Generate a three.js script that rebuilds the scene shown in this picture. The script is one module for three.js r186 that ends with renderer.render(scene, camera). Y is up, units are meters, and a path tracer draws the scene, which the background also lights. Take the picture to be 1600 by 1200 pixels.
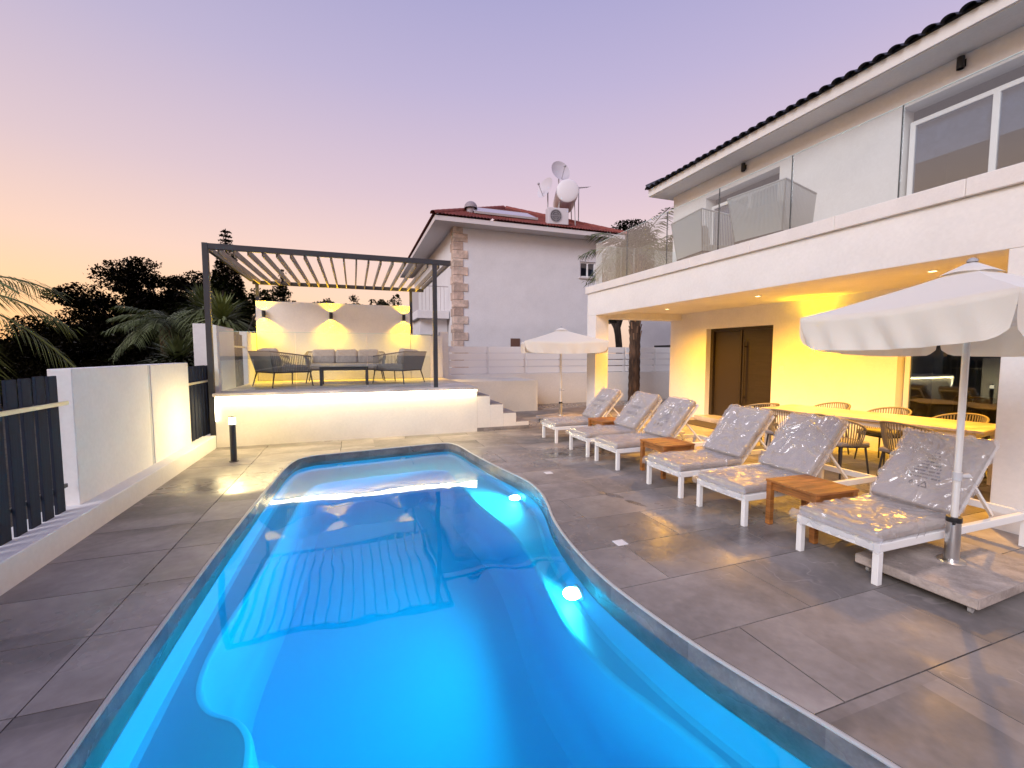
import * as THREE from 'three';
import { mergeGeometries, mergeVertices, toCreasedNormals } from 'three/addons/utils/BufferGeometryUtils.js';
import { RoundedBoxGeometry } from 'three/addons/geometries/RoundedBoxGeometry.js';
import { RectAreaLightUniformsLib } from 'three/addons/lights/RectAreaLightUniformsLib.js';

RectAreaLightUniformsLib.init();
const scene = new THREE.Scene();
const renderer = new THREE.WebGLRenderer();
renderer.toneMapping = THREE.LinearToneMapping;
renderer.toneMappingExposure = 1.34;
renderer.shadowMap.enabled = true;

// ---------------------------------------------------------------- camera
const YAW = 19.865 * Math.PI / 180, PITCH = 3.942 * Math.PI / 180;
const camera = new THREE.PerspectiveCamera(82.66, 4 / 3, 0.05, 900);
camera.position.set(0, 1.6, 0);
camera.rotation.order = 'YXZ';
camera.rotation.set(-PITCH, -YAW, 0);

// ---------------------------------------------------------------- sky after sunset
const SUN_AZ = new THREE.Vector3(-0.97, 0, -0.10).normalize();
{
  const W = 512, H = 256, d = new Float32Array(W * H * 4);
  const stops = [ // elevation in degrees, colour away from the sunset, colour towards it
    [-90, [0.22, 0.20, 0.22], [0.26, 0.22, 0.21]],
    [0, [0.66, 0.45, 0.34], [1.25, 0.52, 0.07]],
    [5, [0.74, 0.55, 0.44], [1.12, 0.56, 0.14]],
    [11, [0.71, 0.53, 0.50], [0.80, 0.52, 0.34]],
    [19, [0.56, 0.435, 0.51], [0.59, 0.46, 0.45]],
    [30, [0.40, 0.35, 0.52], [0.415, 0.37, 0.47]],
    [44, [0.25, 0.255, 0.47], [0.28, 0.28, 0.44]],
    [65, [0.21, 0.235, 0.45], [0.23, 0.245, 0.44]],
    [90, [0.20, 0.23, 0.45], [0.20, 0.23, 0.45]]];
  for (let j = 0; j < H; j++) for (let i = 0; i < W; i++) {
    const up = ((j + 0.5) / H - 0.5) * Math.PI, az = ((i + 0.5) / W - 0.5) * 2 * Math.PI;
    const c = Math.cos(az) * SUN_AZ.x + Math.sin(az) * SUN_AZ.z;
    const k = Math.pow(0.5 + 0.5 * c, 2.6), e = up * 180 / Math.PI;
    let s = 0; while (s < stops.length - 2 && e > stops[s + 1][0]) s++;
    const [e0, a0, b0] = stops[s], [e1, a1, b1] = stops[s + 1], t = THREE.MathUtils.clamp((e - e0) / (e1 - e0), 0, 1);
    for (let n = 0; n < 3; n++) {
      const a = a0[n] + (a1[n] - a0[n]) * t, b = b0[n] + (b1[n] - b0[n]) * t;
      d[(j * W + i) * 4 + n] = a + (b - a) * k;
    }
    d[(j * W + i) * 4 + 3] = 1;
  }
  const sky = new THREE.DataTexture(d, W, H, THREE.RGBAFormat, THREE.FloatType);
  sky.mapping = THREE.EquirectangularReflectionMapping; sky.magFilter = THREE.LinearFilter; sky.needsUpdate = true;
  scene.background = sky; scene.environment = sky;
}
// soft added light for the afterglow, raised behind-left to brighten the walls
const sun = new THREE.DirectionalLight(new THREE.Color().setRGB(0.97, 0.945, 1), 1.75);
sun.position.set(-0.72 * 30, 0.50 * 30, 0.48 * 30); sun.castShadow = true; sun.shadow.radius = 55;
Object.assign(sun.shadow.camera, { left: -22, right: 22, top: 22, bottom: -22, near: 1, far: 90 });
scene.add(sun, sun.target);

// ---------------------------------------------------------------- helpers
let seed = 7;
const rnd = () => { seed = (seed + 0x6d2b79f5) | 0; let t = Math.imul(seed ^ (seed >>> 15), 1 | seed); t = (t + Math.imul(t ^ (t >>> 7), 61 | t)) ^ t; return ((t ^ (t >>> 14)) >>> 0) / 4294967296; };
const rr = (a, b) => a + (b - a) * rnd();
const V = (x, y, z) => new THREE.Vector3(x, y, z);
const { lerp, clamp, smoothstep } = THREE.MathUtils;
const hash = (x, y) => { let h = Math.imul(x, 374761393) + Math.imul(y, 668265263) | 0; h = Math.imul(h ^ (h >>> 13), 1274126177); return ((h ^ (h >>> 16)) >>> 0) / 4294967296; };
function vnoise(x, y, per) {
  const ix = Math.floor(x), iy = Math.floor(y), fx = x - ix, fy = y - iy, u = fx * fx * (3 - 2 * fx), v = fy * fy * (3 - 2 * fy);
  const w = (a) => per ? ((a % per) + per) % per : a;
  return lerp(lerp(hash(w(ix), w(iy)), hash(w(ix + 1), w(iy)), u), lerp(hash(w(ix), w(iy + 1)), hash(w(ix + 1), w(iy + 1)), u), v);
}
function fbm(x, y, oct, per) { let s = 0, a = 0.5, n = 0; for (let o = 0; o < oct; o++) { s += a * vnoise(x, y, per); n += a; a *= 0.5; x *= 2; y *= 2; if (per) per *= 2; } return s / n; }
// a computed texture: f(u, v) gives [r, g, b] in 0..1
function tex(size, f, srgb) {
  const d = new Uint8Array(size * size * 4);
  for (let j = 0; j < size; j++) for (let i = 0; i < size; i++) {
    const c = f(i / size, j / size);
    for (let n = 0; n < 3; n++) d[(j * size + i) * 4 + n] = clamp(c[n] * 255, 0, 255);
    d[(j * size + i) * 4 + 3] = 255;
  }
  const t = new THREE.DataTexture(d, size, size, THREE.RGBAFormat);
  t.wrapS = t.wrapT = THREE.RepeatWrapping; t.magFilter = THREE.LinearFilter; t.needsUpdate = true;
  if (srgb) t.colorSpace = THREE.SRGBColorSpace;
  return t;
}
const rep = (t, a, b = a) => { const c = t.clone(); c.repeat.set(a, b); c.needsUpdate = true; return c; };
function mat(c, roughness = 0.7, o = {}) {
  const { phys, ...rest } = o;
  const M = new (phys ? THREE.MeshPhysicalMaterial : THREE.MeshStandardMaterial)({ roughness, ...rest });
  M.color.setRGB(...c); M.side = THREE.DoubleSide;
  return M;
}
// uv in metres by the way each face points
function metres(g) {
  g = g.index ? g.toNonIndexed() : g;
  const p = g.attributes.position, n = g.attributes.normal, uv = new Float32Array(p.count * 2);
  for (let i = 0; i < p.count; i++) {
    const ax = Math.abs(n.getX(i)), ay = Math.abs(n.getY(i)), az = Math.abs(n.getZ(i));
    const [u, v] = ay >= ax && ay >= az ? [p.getX(i), p.getZ(i)] : ax > az ? [p.getZ(i), p.getY(i)] : [p.getX(i), p.getY(i)];
    uv[i * 2] = u; uv[i * 2 + 1] = v;
  }
  g.setAttribute('uv', new THREE.BufferAttribute(uv, 2));
  return g;
}
function plain(g) {
  g = g.index ? g.toNonIndexed() : g.clone();
  if (!g.attributes.normal) g.computeVertexNormals();
  if (!g.attributes.uv) g.setAttribute('uv', new THREE.BufferAttribute(new Float32Array(g.attributes.position.count * 2), 2));
  for (const k of Object.keys(g.attributes)) if (!['position', 'normal', 'uv'].includes(k)) g.deleteAttribute(k);
  return g;
}
const merge = (list) => mergeGeometries(list.map(plain));
// box from its corner ranges
const bx = (x0, x1, y0, y1, z0, z1, r = 0) => {
  const w = Math.abs(x1 - x0), h = Math.abs(y1 - y0), d = Math.abs(z1 - z0);
  const g = r ? new RoundedBoxGeometry(w, h, d, 2, Math.min(r, w / 2.01, h / 2.01, d / 2.01)) : new THREE.BoxGeometry(w, h, d);
  return g.translate((x0 + x1) / 2, (y0 + y1) / 2, (z0 + z1) / 2);
};
function rod(a, b, r0, r1 = r0, seg = 8) {
  const d = b.clone().sub(a), g = new THREE.CylinderGeometry(r1, r0, d.length(), seg, 1);
  g.applyQuaternion(new THREE.Quaternion().setFromUnitVectors(V(0, 1, 0), d.clone().normalize()));
  return g.translate((a.x + b.x) / 2, (a.y + b.y) / 2, (a.z + b.z) / 2);
}
function bar(a, b, w, h, up = V(0, 1, 0)) { // rectangular bar from a to b
  const d = b.clone().sub(a), L = d.length(), g = new THREE.BoxGeometry(w, h, L), m = new THREE.Matrix4();
  m.lookAt(a, b, Math.abs(d.clone().normalize().dot(up)) > 0.99 ? V(0, 0, 1) : up);
  g.applyMatrix4(m); return g.translate((a.x + b.x) / 2, (a.y + b.y) / 2, (a.z + b.z) / 2);
}
const tube = (pts, r, n = 24, seg = 6, closed = false) => new THREE.TubeGeometry(new THREE.CatmullRomCurve3(pts, closed), n, r, seg, closed);
const taken = new Map();
const numbered = (n) => { const k = taken.get(n) || 0; taken.set(n, k + 1); return k ? n + '_' + String(k).padStart(3, '0') : n; };
const shade = (o) => { o.castShadow = true; o.receiveShadow = true; return o; };
function thing(name, label, category, group, at = [0, 0, 0], turn = 0) {
  const o = new THREE.Group(); o.name = numbered(name); o.position.set(...at); o.rotation.y = turn;
  o.userData = { label, category }; if (group) o.userData.group = group;
  scene.add(o); return o;
}
function part(parent, name, g, m, label) {
  const o = shade(new THREE.Mesh(g, m)); o.name = name; if (label) o.userData.label = label; parent.add(o); return o;
}
function sub(parent, name) { const o = new THREE.Group(); o.name = name; parent.add(o); return o; }
function solo(name, g, m, label, category, group) {
  const o = shade(new THREE.Mesh(g, m)); o.name = numbered(name); o.userData = { label, category }; if (group) o.userData.group = group; scene.add(o); return o;
}
function structure(name, g, m) { const o = shade(new THREE.Mesh(g, m)); o.name = numbered(name); o.userData = { kind: 'structure' }; scene.add(o); return o; }
function copy(o, label, at, turn = o.rotation.y) {
  const c = o.clone(); c.name = numbered(o.name.replace(/_\d{3}$/, '')); c.userData = { ...o.userData, label }; c.position.set(...at); c.rotation.y = turn; scene.add(c); return c;
}
function lamp(l, at, to) { l.position.set(...at); l.castShadow = true; scene.add(l); if (to) { l.target.position.set(...to); scene.add(l.target); } return l; }
const rgb = (r, g, b) => new THREE.Color().setRGB(r, g, b);

// ---------------------------------------------------------------- materials
const nz = tex(512, (u, v) => { const a = fbm(u * 6, v * 6, 6, 6); return [a, a, a]; });
const grainTex = tex(512, (u, v) => { const a = fbm(u * 64, v * 64, 3, 64); return [a, a, a]; });
const plasterColor = tex(512, (u, v) => { const a = fbm(u * 5, v * 5, 6, 5), s = fbm(u * 90, v * 90, 2, 90); const k = 0.945 + 0.07 * (a - 0.5) + 0.03 * (s - 0.5); return [k, k * 0.995, k * 0.985]; }, true);
const plaster = (c, s = 0.4, b = 0.0006) => mat(c, 0.85, { map: rep(plasterColor, s), bumpMap: rep(grainTex, 0.8), bumpScale: b });
const white = plaster([0.86, 0.85, 0.84]);
const whiteCream = plaster([0.86, 0.82, 0.74]);
const paint = mat([0.80, 0.80, 0.79], 0.38, { bumpMap: rep(nz, 3), bumpScale: 0.0003 });
const anthracite = mat([0.035, 0.035, 0.042], 0.42, { bumpMap: rep(grainTex, 2), bumpScale: 0.0002 });
const navySlat = mat([0.022, 0.026, 0.042], 0.85, { phys: true, specularIntensity: 0.3, bumpMap: rep(grainTex, 2), bumpScale: 0.0005, map: rep(tex(256, (u, v) => { const a = fbm(u * 40, v * 3, 4); const k = 0.75 + 0.4 * a; return [k, k, k]; }), 3, 1) });
const black = mat([0.012, 0.012, 0.014], 0.4);
const steel = mat([0.62, 0.62, 0.62], 0.28, { metalness: 1 });
const rubber = mat([0.03, 0.03, 0.03], 0.8);
const stoneTex = tex(1024, (u, v) => {
  const w = fbm(u * 4 + 3, v * 4, 5, 4), a = fbm(u * 5 + 1.7 * w, v * 5 + 1.3 * w, 6), f = fbm(u * 60, v * 60, 3, 60);
  let k = 0.84 + 0.36 * (a - 0.5) + 0.18 * (w - 0.5) + 0.10 * (f - 0.5);
  const vein = Math.abs(fbm(u * 3 + 9 + 0.8 * w, v * 3 + 5, 5) - 0.5);
  if (vein < 0.006) k += 0.16 * (1 - vein / 0.006) * smoothstep(fbm(u * 7, v * 7 + 4, 3), 0.52, 0.66);
  return [k * 1.01, k * 0.985, k * 0.985];
}, true);
const stoneRough = tex(512, (u, v) => { const a = fbm(u * 3, v * 3, 5, 3), f = fbm(u * 40, v * 40, 2, 40); const k = 0.30 + 0.42 * smoothstep(a, 0.36, 0.62) + 0.08 * (f - 0.5); return [k, k, k]; });
const stoneTone = [[0.37, 0.345, 0.315], [0.335, 0.315, 0.29], [0.40, 0.375, 0.34], [0.355, 0.335, 0.31]];
const stones = stoneTone.map((c, i) => { const t = rep(stoneTex, 0.42), r = rep(stoneRough, 0.33); t.offset.set(i * 0.31, i * 0.17); return mat(c, 0.9, { map: t, roughnessMap: r, bumpMap: rep(grainTex, 1.2), bumpScale: 0.0004 }); });
const grout = mat([0.09, 0.085, 0.08], 0.95);
const teakTex = tex(512, (u, v) => { const w = fbm(u * 3, v * 2, 3), a = fbm(u * 3 + w, v * 60, 4), b = fbm(u * 8, v * 8, 3); const k = 0.82 + 0.4 * (a - 0.5) + 0.2 * (b - 0.5); return [k, k * 0.98, k * 0.95]; }, true);
const teak = mat([0.50, 0.20, 0.05], 0.5, { map: rep(teakTex, 1.3), bumpMap: rep(teakTex, 1.3), bumpScale: 0.0006 });
const glass = mat([0.92, 0.97, 0.985], 0.0, { phys: true, transmission: 1, thickness: 0, ior: 2.0 });
const winGlass = mat([0.60, 0.66, 0.74], 0.0, { phys: true, transmission: 1, thickness: 0, ior: 1.6 });
const ropeGrey = mat([0.30, 0.275, 0.25], 0.75, { bumpMap: rep(grainTex, 8), bumpScale: 0.001 });
const ropeTan = mat([0.23, 0.19, 0.13], 0.7, { bumpMap: rep(grainTex, 8), bumpScale: 0.001 });
const fabricTex = tex(256, (u, v) => { const a = fbm(u * 8, v * 8, 3, 8), w = 0.5 + 0.25 * Math.sin(u * 402) + 0.25 * Math.sin(v * 402); const k = 0.92 + 0.12 * (a - 0.5) + 0.06 * (w - 0.5); return [k, k, k]; }, true);
const cushion = mat([0.34, 0.31, 0.30], 0.9, { map: rep(fabricTex, 3), bumpMap: rep(nz, 2), bumpScale: 0.006 });
const cushionTaupe = mat([0.58, 0.49, 0.41], 0.9, { map: rep(fabricTex, 3), bumpMap: rep(nz, 2), bumpScale: 0.004 });
const canvasCloth = mat([0.86, 0.81, 0.71], 0.85, { phys: true, transmission: 0.25, thickness: 0, bumpMap: rep(grainTex, 3), bumpScale: 0.0005 });
const glow = (c, s) => { const m = mat([1, 1, 1], 0.5); m.emissive.setRGB(...c); m.emissiveIntensity = s; return m; };

// ---------------------------------------------------------------- ground, deck and pool
const XS = 0.3, WATER = -0.11;
const P2 = (a) => a.map(([x, z]) => V(x, 0, z));
const leftPts = [[0.3, -0.3], [-0.6, -0.3], [-1.0, -0.45], [-1.1, -0.9], [-1.1, -2.08], [-1.1, -2.6], [-1.09, -3.3], [-1.07, -4.14], [-1.04, -4.9], [-0.985, -6.02], [-0.91, -7.0], [-0.82, -7.3], [-0.62, -7.46], [-0.3, -7.51], [0.3, -7.59]];
const rightPts = [[0.3, -7.59], [0.9, -7.67], [1.36, -7.73], [1.56, -7.70], [1.66, -7.5], [1.76, -6.7], [1.86, -5.95], [1.98, -5.3], [2.02, -4.95], [1.99, -4.55], [1.91, -4.2], [1.79, -3.8], [1.71, -3.42], [1.66, -3.03], [1.64, -2.64], [1.67, -2.22], [1.73, -1.81], [1.81, -1.47], [1.88, -1.21], [1.94, -0.95], [1.97, -0.65], [1.85, -0.38], [1.5, -0.3], [0.3, -0.3]];
const sample = (pts, n) => new THREE.CatmullRomCurve3(P2(pts), false, 'centripetal').getPoints(n).map((p) => [p.x, p.z]);
const poolLeft = sample(leftPts, 90), poolRight = sample(rightPts, 130);
const pool = [...poolLeft.slice(0, -1), ...poolRight.slice(0, -1)];            // near -> left -> far -> right
function offset(loop, d) { // positive d moves outwards (the loop runs clockwise seen from above with z down the page)
  const n = loop.length;
  return loop.map(([x, z], i) => {
    const a = loop[(i + n - 1) % n], b = loop[(i + 1) % n], tx = b[0] - a[0], tz = b[1] - a[1], L = Math.hypot(tx, tz) || 1;
    return [x + tz / L * d, z - tx / L * d];
  });
}
const area = (l) => l.reduce((s, [x, z], i) => { const [a, b] = l[(i + 1) % l.length]; return s + x * b - a * z; }, 0) / 2;
const OUT = area(pool) > 0 ? 1 : -1;
const outwards = (l, d) => offset(l, d * OUT);
function loft(rings, closed = true) { // rings: [[loop, y], ...] -> smooth wall
  const n = rings[0][0].length, pos = [], uv = [], idx = [];
  let run = [0]; for (let i = 0; i < n; i++) { const a = rings[0][0][i], b = rings[0][0][(i + 1) % n]; run.push(run[i] + Math.hypot(a[0] - b[0], a[1] - b[1])); }
  let down = 0;
  rings.forEach(([l, y], r) => {
    if (r) down += Math.hypot(y - rings[r - 1][1], l[0][0] - rings[r - 1][0][0][0], l[0][1] - rings[r - 1][0][0][1]);
    for (let i = 0; i <= n; i++) { pos.push(l[i % n][0], y, l[i % n][1]); uv.push(run[i], down); }
  });
  for (let r = 0; r < rings.length - 1; r++) for (let i = 0; i < n; i++) { const a = r * (n + 1) + i, b = a + n + 1; idx.push(a, b, a + 1, a + 1, b, b + 1); }
  const g = new THREE.BufferGeometry();
  g.setAttribute('position', new THREE.Float32BufferAttribute(pos, 3)); g.setAttribute('uv', new THREE.Float32BufferAttribute(uv, 2)); g.setIndex(idx);
  const m = toCreasedNormals(g, 0.7); return m;
}
// rows of evenly shaped cells between the two sides of a loop; edge: the grid's own outline
function cells(loop, rows, cols, y) {
  const zs = loop.map((p) => p[1]), zA = Math.max(...zs) - 0.001, zB = Math.min(...zs) + 0.001, P = [];
  for (let r = 0; r <= rows; r++) {
    const z = lerp(zA, zB, r / rows); let lo = 1e9, hi = -1e9;
    loop.forEach((p, i) => { const q = loop[(i + 1) % loop.length]; if ((p[1] - z) * (q[1] - z) <= 0 && p[1] !== q[1]) { const x = p[0] + (q[0] - p[0]) * (z - p[1]) / (q[1] - p[1]); lo = Math.min(lo, x); hi = Math.max(hi, x); } });
    for (let c = 0; c <= cols; c++) P.push([lerp(lo, hi, c / cols), z]);
  }
  const n = cols + 1, pos = [], uv = [], put = (i) => { pos.push(P[i][0], y, P[i][1]); uv.push(P[i][0], P[i][1]); };
  for (let r = 0; r < rows; r++) for (let c = 0; c < cols; c++) { const k = r * n + c; for (const i of [k, k + 1, k + n, k + 1, k + n + 1, k + n]) put(i); }
  const g = new THREE.BufferGeometry(); g.setAttribute('position', new THREE.Float32BufferAttribute(pos, 3)); g.setAttribute('uv', new THREE.Float32BufferAttribute(uv, 2));
  g.setAttribute('normal', new THREE.Float32BufferAttribute(pos.map((_, i) => (i % 3 === 1 ? 1 : 0)), 3));
  const edge = []; for (let c = 0; c < cols; c++) edge.push(P[c]); for (let r = 0; r < rows; r++) edge.push(P[r * n + cols]); for (let c = cols; c > 0; c--) edge.push(P[rows * n + c]); for (let r = rows; r > 0; r--) edge.push(P[r * n]);
  return [g, edge];
}
function sheet(outer, holes, y) {
  const s = new THREE.Shape(outer.map(([x, z]) => new THREE.Vector2(x, -z)));
  for (const h of holes) s.holes.push(new THREE.Path(h.map(([x, z]) => new THREE.Vector2(x, -z))));
  const g = new THREE.ShapeGeometry(s); g.rotateX(-Math.PI / 2); g.translate(0, y, 0); return metres(g);
}
const rect = (x0, x1, z0, z1) => [[x0, z0], [x1, z0], [x1, z1], [x0, z1]];
const soil = mat([0.075, 0.06, 0.04], 0.95, { map: rep(nz, 0.15), bumpMap: rep(nz, 0.5), bumpScale: 0.05 });
structure('ground', sheet(rect(-420, 420, -420, 420), [rect(-2.3, 11.8, -12.9, 1.4)], -0.30), soil);
structure('deck_base', sheet(rect(-2.6, 11.9, -13.0, 1.5), [outwards(pool, 0.012)], -0.0235), grout);

// tiles: each one cut to the pool's edge where it meets it
function clipRect(poly, x0, x1, z0, z1) {
  const cut = (p, inside, cross) => { const o = []; p.forEach((b, i) => { const a = p[(i + p.length - 1) % p.length], ia = inside(a), ib = inside(b); if (ib) { if (!ia) o.push(cross(a, b)); o.push(b); } else if (ia) o.push(cross(a, b)); }); return o; };
  const atX = (x) => (a, b) => { const t = (x - a[0]) / (b[0] - a[0]); return [x, a[1] + (b[1] - a[1]) * t]; }, atZ = (z) => (a, b) => { const t = (z - a[1]) / (b[1] - a[1]); return [a[0] + (b[0] - a[0]) * t, z]; };
  let p = cut(poly, (q) => q[0] >= x0, atX(x0)); if (p.length) p = cut(p, (q) => q[0] <= x1, atX(x1));
  if (p.length) p = cut(p, (q) => q[1] >= z0, atZ(z0)); if (p.length) p = cut(p, (q) => q[1] <= z1, atZ(z1));
  return p;
}
const deck = new THREE.Group(); deck.name = 'pool_deck'; deck.userData = { kind: 'structure' }; scene.add(deck);
const EDGE = outwards(pool, 0.028), edgeL = EDGE.slice(0, poolLeft.length), edgeR = [...EDGE.slice(poolLeft.length - 1), EDGE[0]];
edgeL[0] = [XS, edgeL[0][1]]; edgeL[edgeL.length - 1] = [XS, edgeL[edgeL.length - 1][1]]; edgeR[0] = [XS, edgeR[0][1]]; edgeR[edgeR.length - 1] = [XS, edgeR[edgeR.length - 1][1]];
const regionL = [[XS, 0.9], ...edgeL, [XS, -8.66], [-2.25, -8.66], [-2.25, 0.9]];
const regionR = [[XS, -8.66], ...edgeR, [XS, 0.9], [8.2, 0.9], [8.2, -9.42], [11.6, -9.42], [11.6, -12.72], [3.52, -12.72], [3.52, -8.66]];
const tileShared = new Map();
function tile(poly, key) {
  const build = () => {
    const s = new THREE.Shape(poly.map(([x, z]) => new THREE.Vector2(x, -z)));
    const g = new THREE.ExtrudeGeometry(s, { depth: 0.02, bevelEnabled: false }); g.rotateX(-Math.PI / 2); g.translate(0, -0.02, 0); return metres(g);
  };
  const o = shade(new THREE.Mesh(build(), stones[Math.floor(rnd() * 4)])); o.name = 'tile';
  o.position.y = rr(-0.0006, 0.0006); deck.add(o);
}
const PITCHZ = 0.593, Z0 = -1.27, GAP = 0.0036;
for (const [region, x0s] of [[regionL, () => -1.445], [regionR, (r) => (r % 2 ? 2.69 : 2.09)]])
  for (let r = -4; r < 20; r++) for (let c = -3; c < 9; c++) {
    const z1 = Z0 - r * PITCHZ, x0 = x0s(r + 4) + c * 1.2;
    const p = clipRect(region, x0 + GAP, x0 + 1.2 - GAP, z1 - PITCHZ + GAP, z1 - GAP);
    if (p.length > 2 && Math.abs(area(p)) > 0.003) tile(p);
  }

// pool: coping, shell with ledge and seats, water, lamps
const poolRoot = new THREE.Group(); poolRoot.name = 'swimming_pool'; poolRoot.userData = { kind: 'structure' }; scene.add(poolRoot);
const copingStone = mat([0.24, 0.235, 0.225], 0.55, { map: rep(stoneTex, 1.5, 1.2), bumpMap: rep(grainTex, 2), bumpScale: 0.0008, roughnessMap: rep(stoneRough, 1) });
part(poolRoot, 'coping', loft([[outwards(pool, 0.008), -0.006], [pool, -0.014], [pool, -0.33], [outwards(pool, 0.03), -0.33]]), copingStone);
part(poolRoot, 'edge_trim', loft([[outwards(pool, 0.027), -0.012], [outwards(pool, 0.024), -0.001], [outwards(pool, 0.016), 0.002], [outwards(pool, 0.006), 0.001], [outwards(pool, 0.001), -0.004], [outwards(pool, 0.002), -0.012]]), mat([0.46, 0.45, 0.43], 0.5, { bumpMap: rep(grainTex, 3), bumpScale: 0.0006 }));
const ledgePts = [[0.3, -0.75], [-0.4, -0.78], [-0.53, -1.0], [-0.53, -2.29], [-0.56, -2.47], [-0.64, -2.6], [-0.79, -2.71], [-0.88, -2.86], [-0.915, -3.1], [-0.9, -3.41], [-0.86, -3.72], [-0.79, -4.32], [-0.71, -5.4], [-0.62, -6.4], [-0.50, -6.66], [-0.2, -6.74], [0.5, -6.82], [1.1, -6.86], [1.33, -6.75], [1.37, -6.2], [1.40, -5.3], [1.46, -4.8], [1.53, -4.31], [1.52, -3.7], [1.45, -3.1], [1.40, -2.61], [1.45, -2.19], [1.55, -1.88], [1.65, -1.51], [1.68, -1.1], [1.5, -0.82], [1.1, -0.76]];
const ledge = new THREE.CatmullRomCurve3(P2(ledgePts), true, 'centripetal').getPoints(160).slice(0, -1).map((p) => [p.x, p.z]);
const inw = (d) => offset(ledge, -d * OUT);
const LEDGE = -0.58, FLOOR = -1.38;
const shellMat = mat([0.05, 0.51, 0.72], 0.45, { bumpMap: rep(nz, 0.6), bumpScale: 0.002 });
part(poolRoot, 'shell_wall', loft([[outwards(pool, 0.02), -0.318], [outwards(pool, -0.006), -0.322], [outwards(pool, -0.012), -0.34], [outwards(pool, -0.03), LEDGE + 0.05], [outwards(pool, -0.045), LEDGE + 0.015], [outwards(pool, -0.08), LEDGE]]), shellMat);
part(poolRoot, 'ledge', sheet(outwards(pool, -0.07), [offset(ledge, 0.02 * OUT)], LEDGE), shellMat);
part(poolRoot, 'basin', loft([[offset(ledge, 0.021 * OUT), LEDGE + 0.0005], [ledge, LEDGE - 0.006], [inw(0.014), LEDGE - 0.02], [inw(0.02), LEDGE - 0.05], [inw(0.06), FLOOR + 0.22], [inw(0.09), FLOOR + 0.1], [inw(0.15), FLOOR + 0.03], [inw(0.24), FLOOR]]), shellMat);
part(poolRoot, 'pool_floor', cells(inw(0.23), 60, 16, FLOOR - 0.0005)[0], shellMat);
{
  // one 10 m sheet of slow ripples, kept in floats so that the surface stays smooth
  const RN = 1024, rd = new Float32Array(RN * RN * 4);
  for (let j = 0; j < RN; j++) for (let i = 0; i < RN; i++) { const u = i / RN, v = j / RN, q = fbm(u * 9, v * 9, 2), h = 0.75 * fbm(u * 13 + 2 * q, v * 10, 2) + 0.25 * fbm(u * 34 + q, v * 30, 2), k = (j * RN + i) * 4; rd[k] = rd[k + 1] = rd[k + 2] = h; rd[k + 3] = 1; }
  const ripple = new THREE.DataTexture(rd, RN, RN, THREE.RGBAFormat, THREE.FloatType); ripple.magFilter = THREE.LinearFilter; ripple.wrapS = ripple.wrapT = THREE.RepeatWrapping; ripple.needsUpdate = true; ripple.repeat.set(0.1, 0.1); ripple.offset.set(0.4, 0.9);
  const waterMat = mat([1, 1, 1], 0.0, { phys: true, transmission: 1, thickness: 1, ior: 1.33, attenuationDistance: 2.2, bumpMap: ripple, bumpScale: 0.006 });
  waterMat.attenuationColor = rgb(0.03, 0.725, 0.93);
  const [top, edge] = cells(outwards(pool, 0.012), 120, 24, WATER), low = FLOOR - 0.12, n = edge.length;
  const bot = top.clone(), bp = bot.attributes.position, bn = bot.attributes.normal, bi = [];
  for (let i = 0; i < bp.count; i++) { bp.setY(i, low); bn.setY(i, -1); }
  for (let i = 0; i < bp.count; i += 3) bi.push(i, i + 2, i + 1);
  bot.setIndex(bi);
  const sp = [];
  edge.forEach((p, i) => { const q = edge[(i + 1) % n]; sp.push(p[0], WATER, p[1], p[0], low, p[1], q[0], WATER, q[1], q[0], WATER, q[1], p[0], low, p[1], q[0], low, q[1]); });
  const side = new THREE.BufferGeometry(); side.setAttribute('position', new THREE.Float32BufferAttribute(sp, 3)); side.computeVertexNormals();
  const q = merge([top, bot, side]);
  const wm = structure('water', q, waterMat); wm.castShadow = false;
}
for (const [x, z] of [[-0.25, -7.50], [0.75, -7.635]]) part(poolRoot, 'inlet', merge([new THREE.TorusGeometry(0.035, 0.012, 8, 20), new THREE.CircleGeometry(0.02, 16)]).translate(x, -0.42, z + 0.035), mat([0.75, 0.78, 0.8], 0.35));
const POOL_LIGHT = [0.5, 0.92, 1.0];
function poolLamp(at, dir, label, power = 13) {
  const d = V(...dir).normalize();
  const o = thing('pool_light', label, 'pool light', 'underwater lights in the pool wall', at); 
  const face = new THREE.Quaternion().setFromUnitVectors(V(0, 0, 1), d);
  part(o, 'ring', new THREE.TorusGeometry(0.075, 0.012, 8, 24).applyQuaternion(face), mat([0.75, 0.78, 0.8], 0.3));
  part(o, 'lens', new THREE.SphereGeometry(0.072, 20, 8, 0, Math.PI * 2, 0, 0.9).rotateX(Math.PI / 2).scale(1, 1, 0.5).translate(0, 0, -0.018).applyQuaternion(face), glow([0.7, 0.92, 1.0], 9));
  const p = V(...at).addScaledVector(d, 0.06), t = V(...at).addScaledVector(d, 2); 
  const l = new THREE.SpotLight(rgb(...POOL_LIGHT), power, 0, 1.5, 0.5, 2); l.shadow.radius = 3.5;
  lamp(l, p.toArray(), [t.x, t.y - 0.25, t.z]);
}
poolLamp([1.945, -0.455, -5.12], [-1, 0, 0.1], 'bright white underwater light in the bulging part of the pool wall');
poolLamp([1.625, -0.455, -2.95], [-1, 0, -0.05], 'bright white underwater light in the narrow waist of the pool wall');
poolLamp([0.3, -0.455, -0.36], [0, 0, -1], 'underwater light in the end wall of the pool where the deck is empty', 4);

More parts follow.
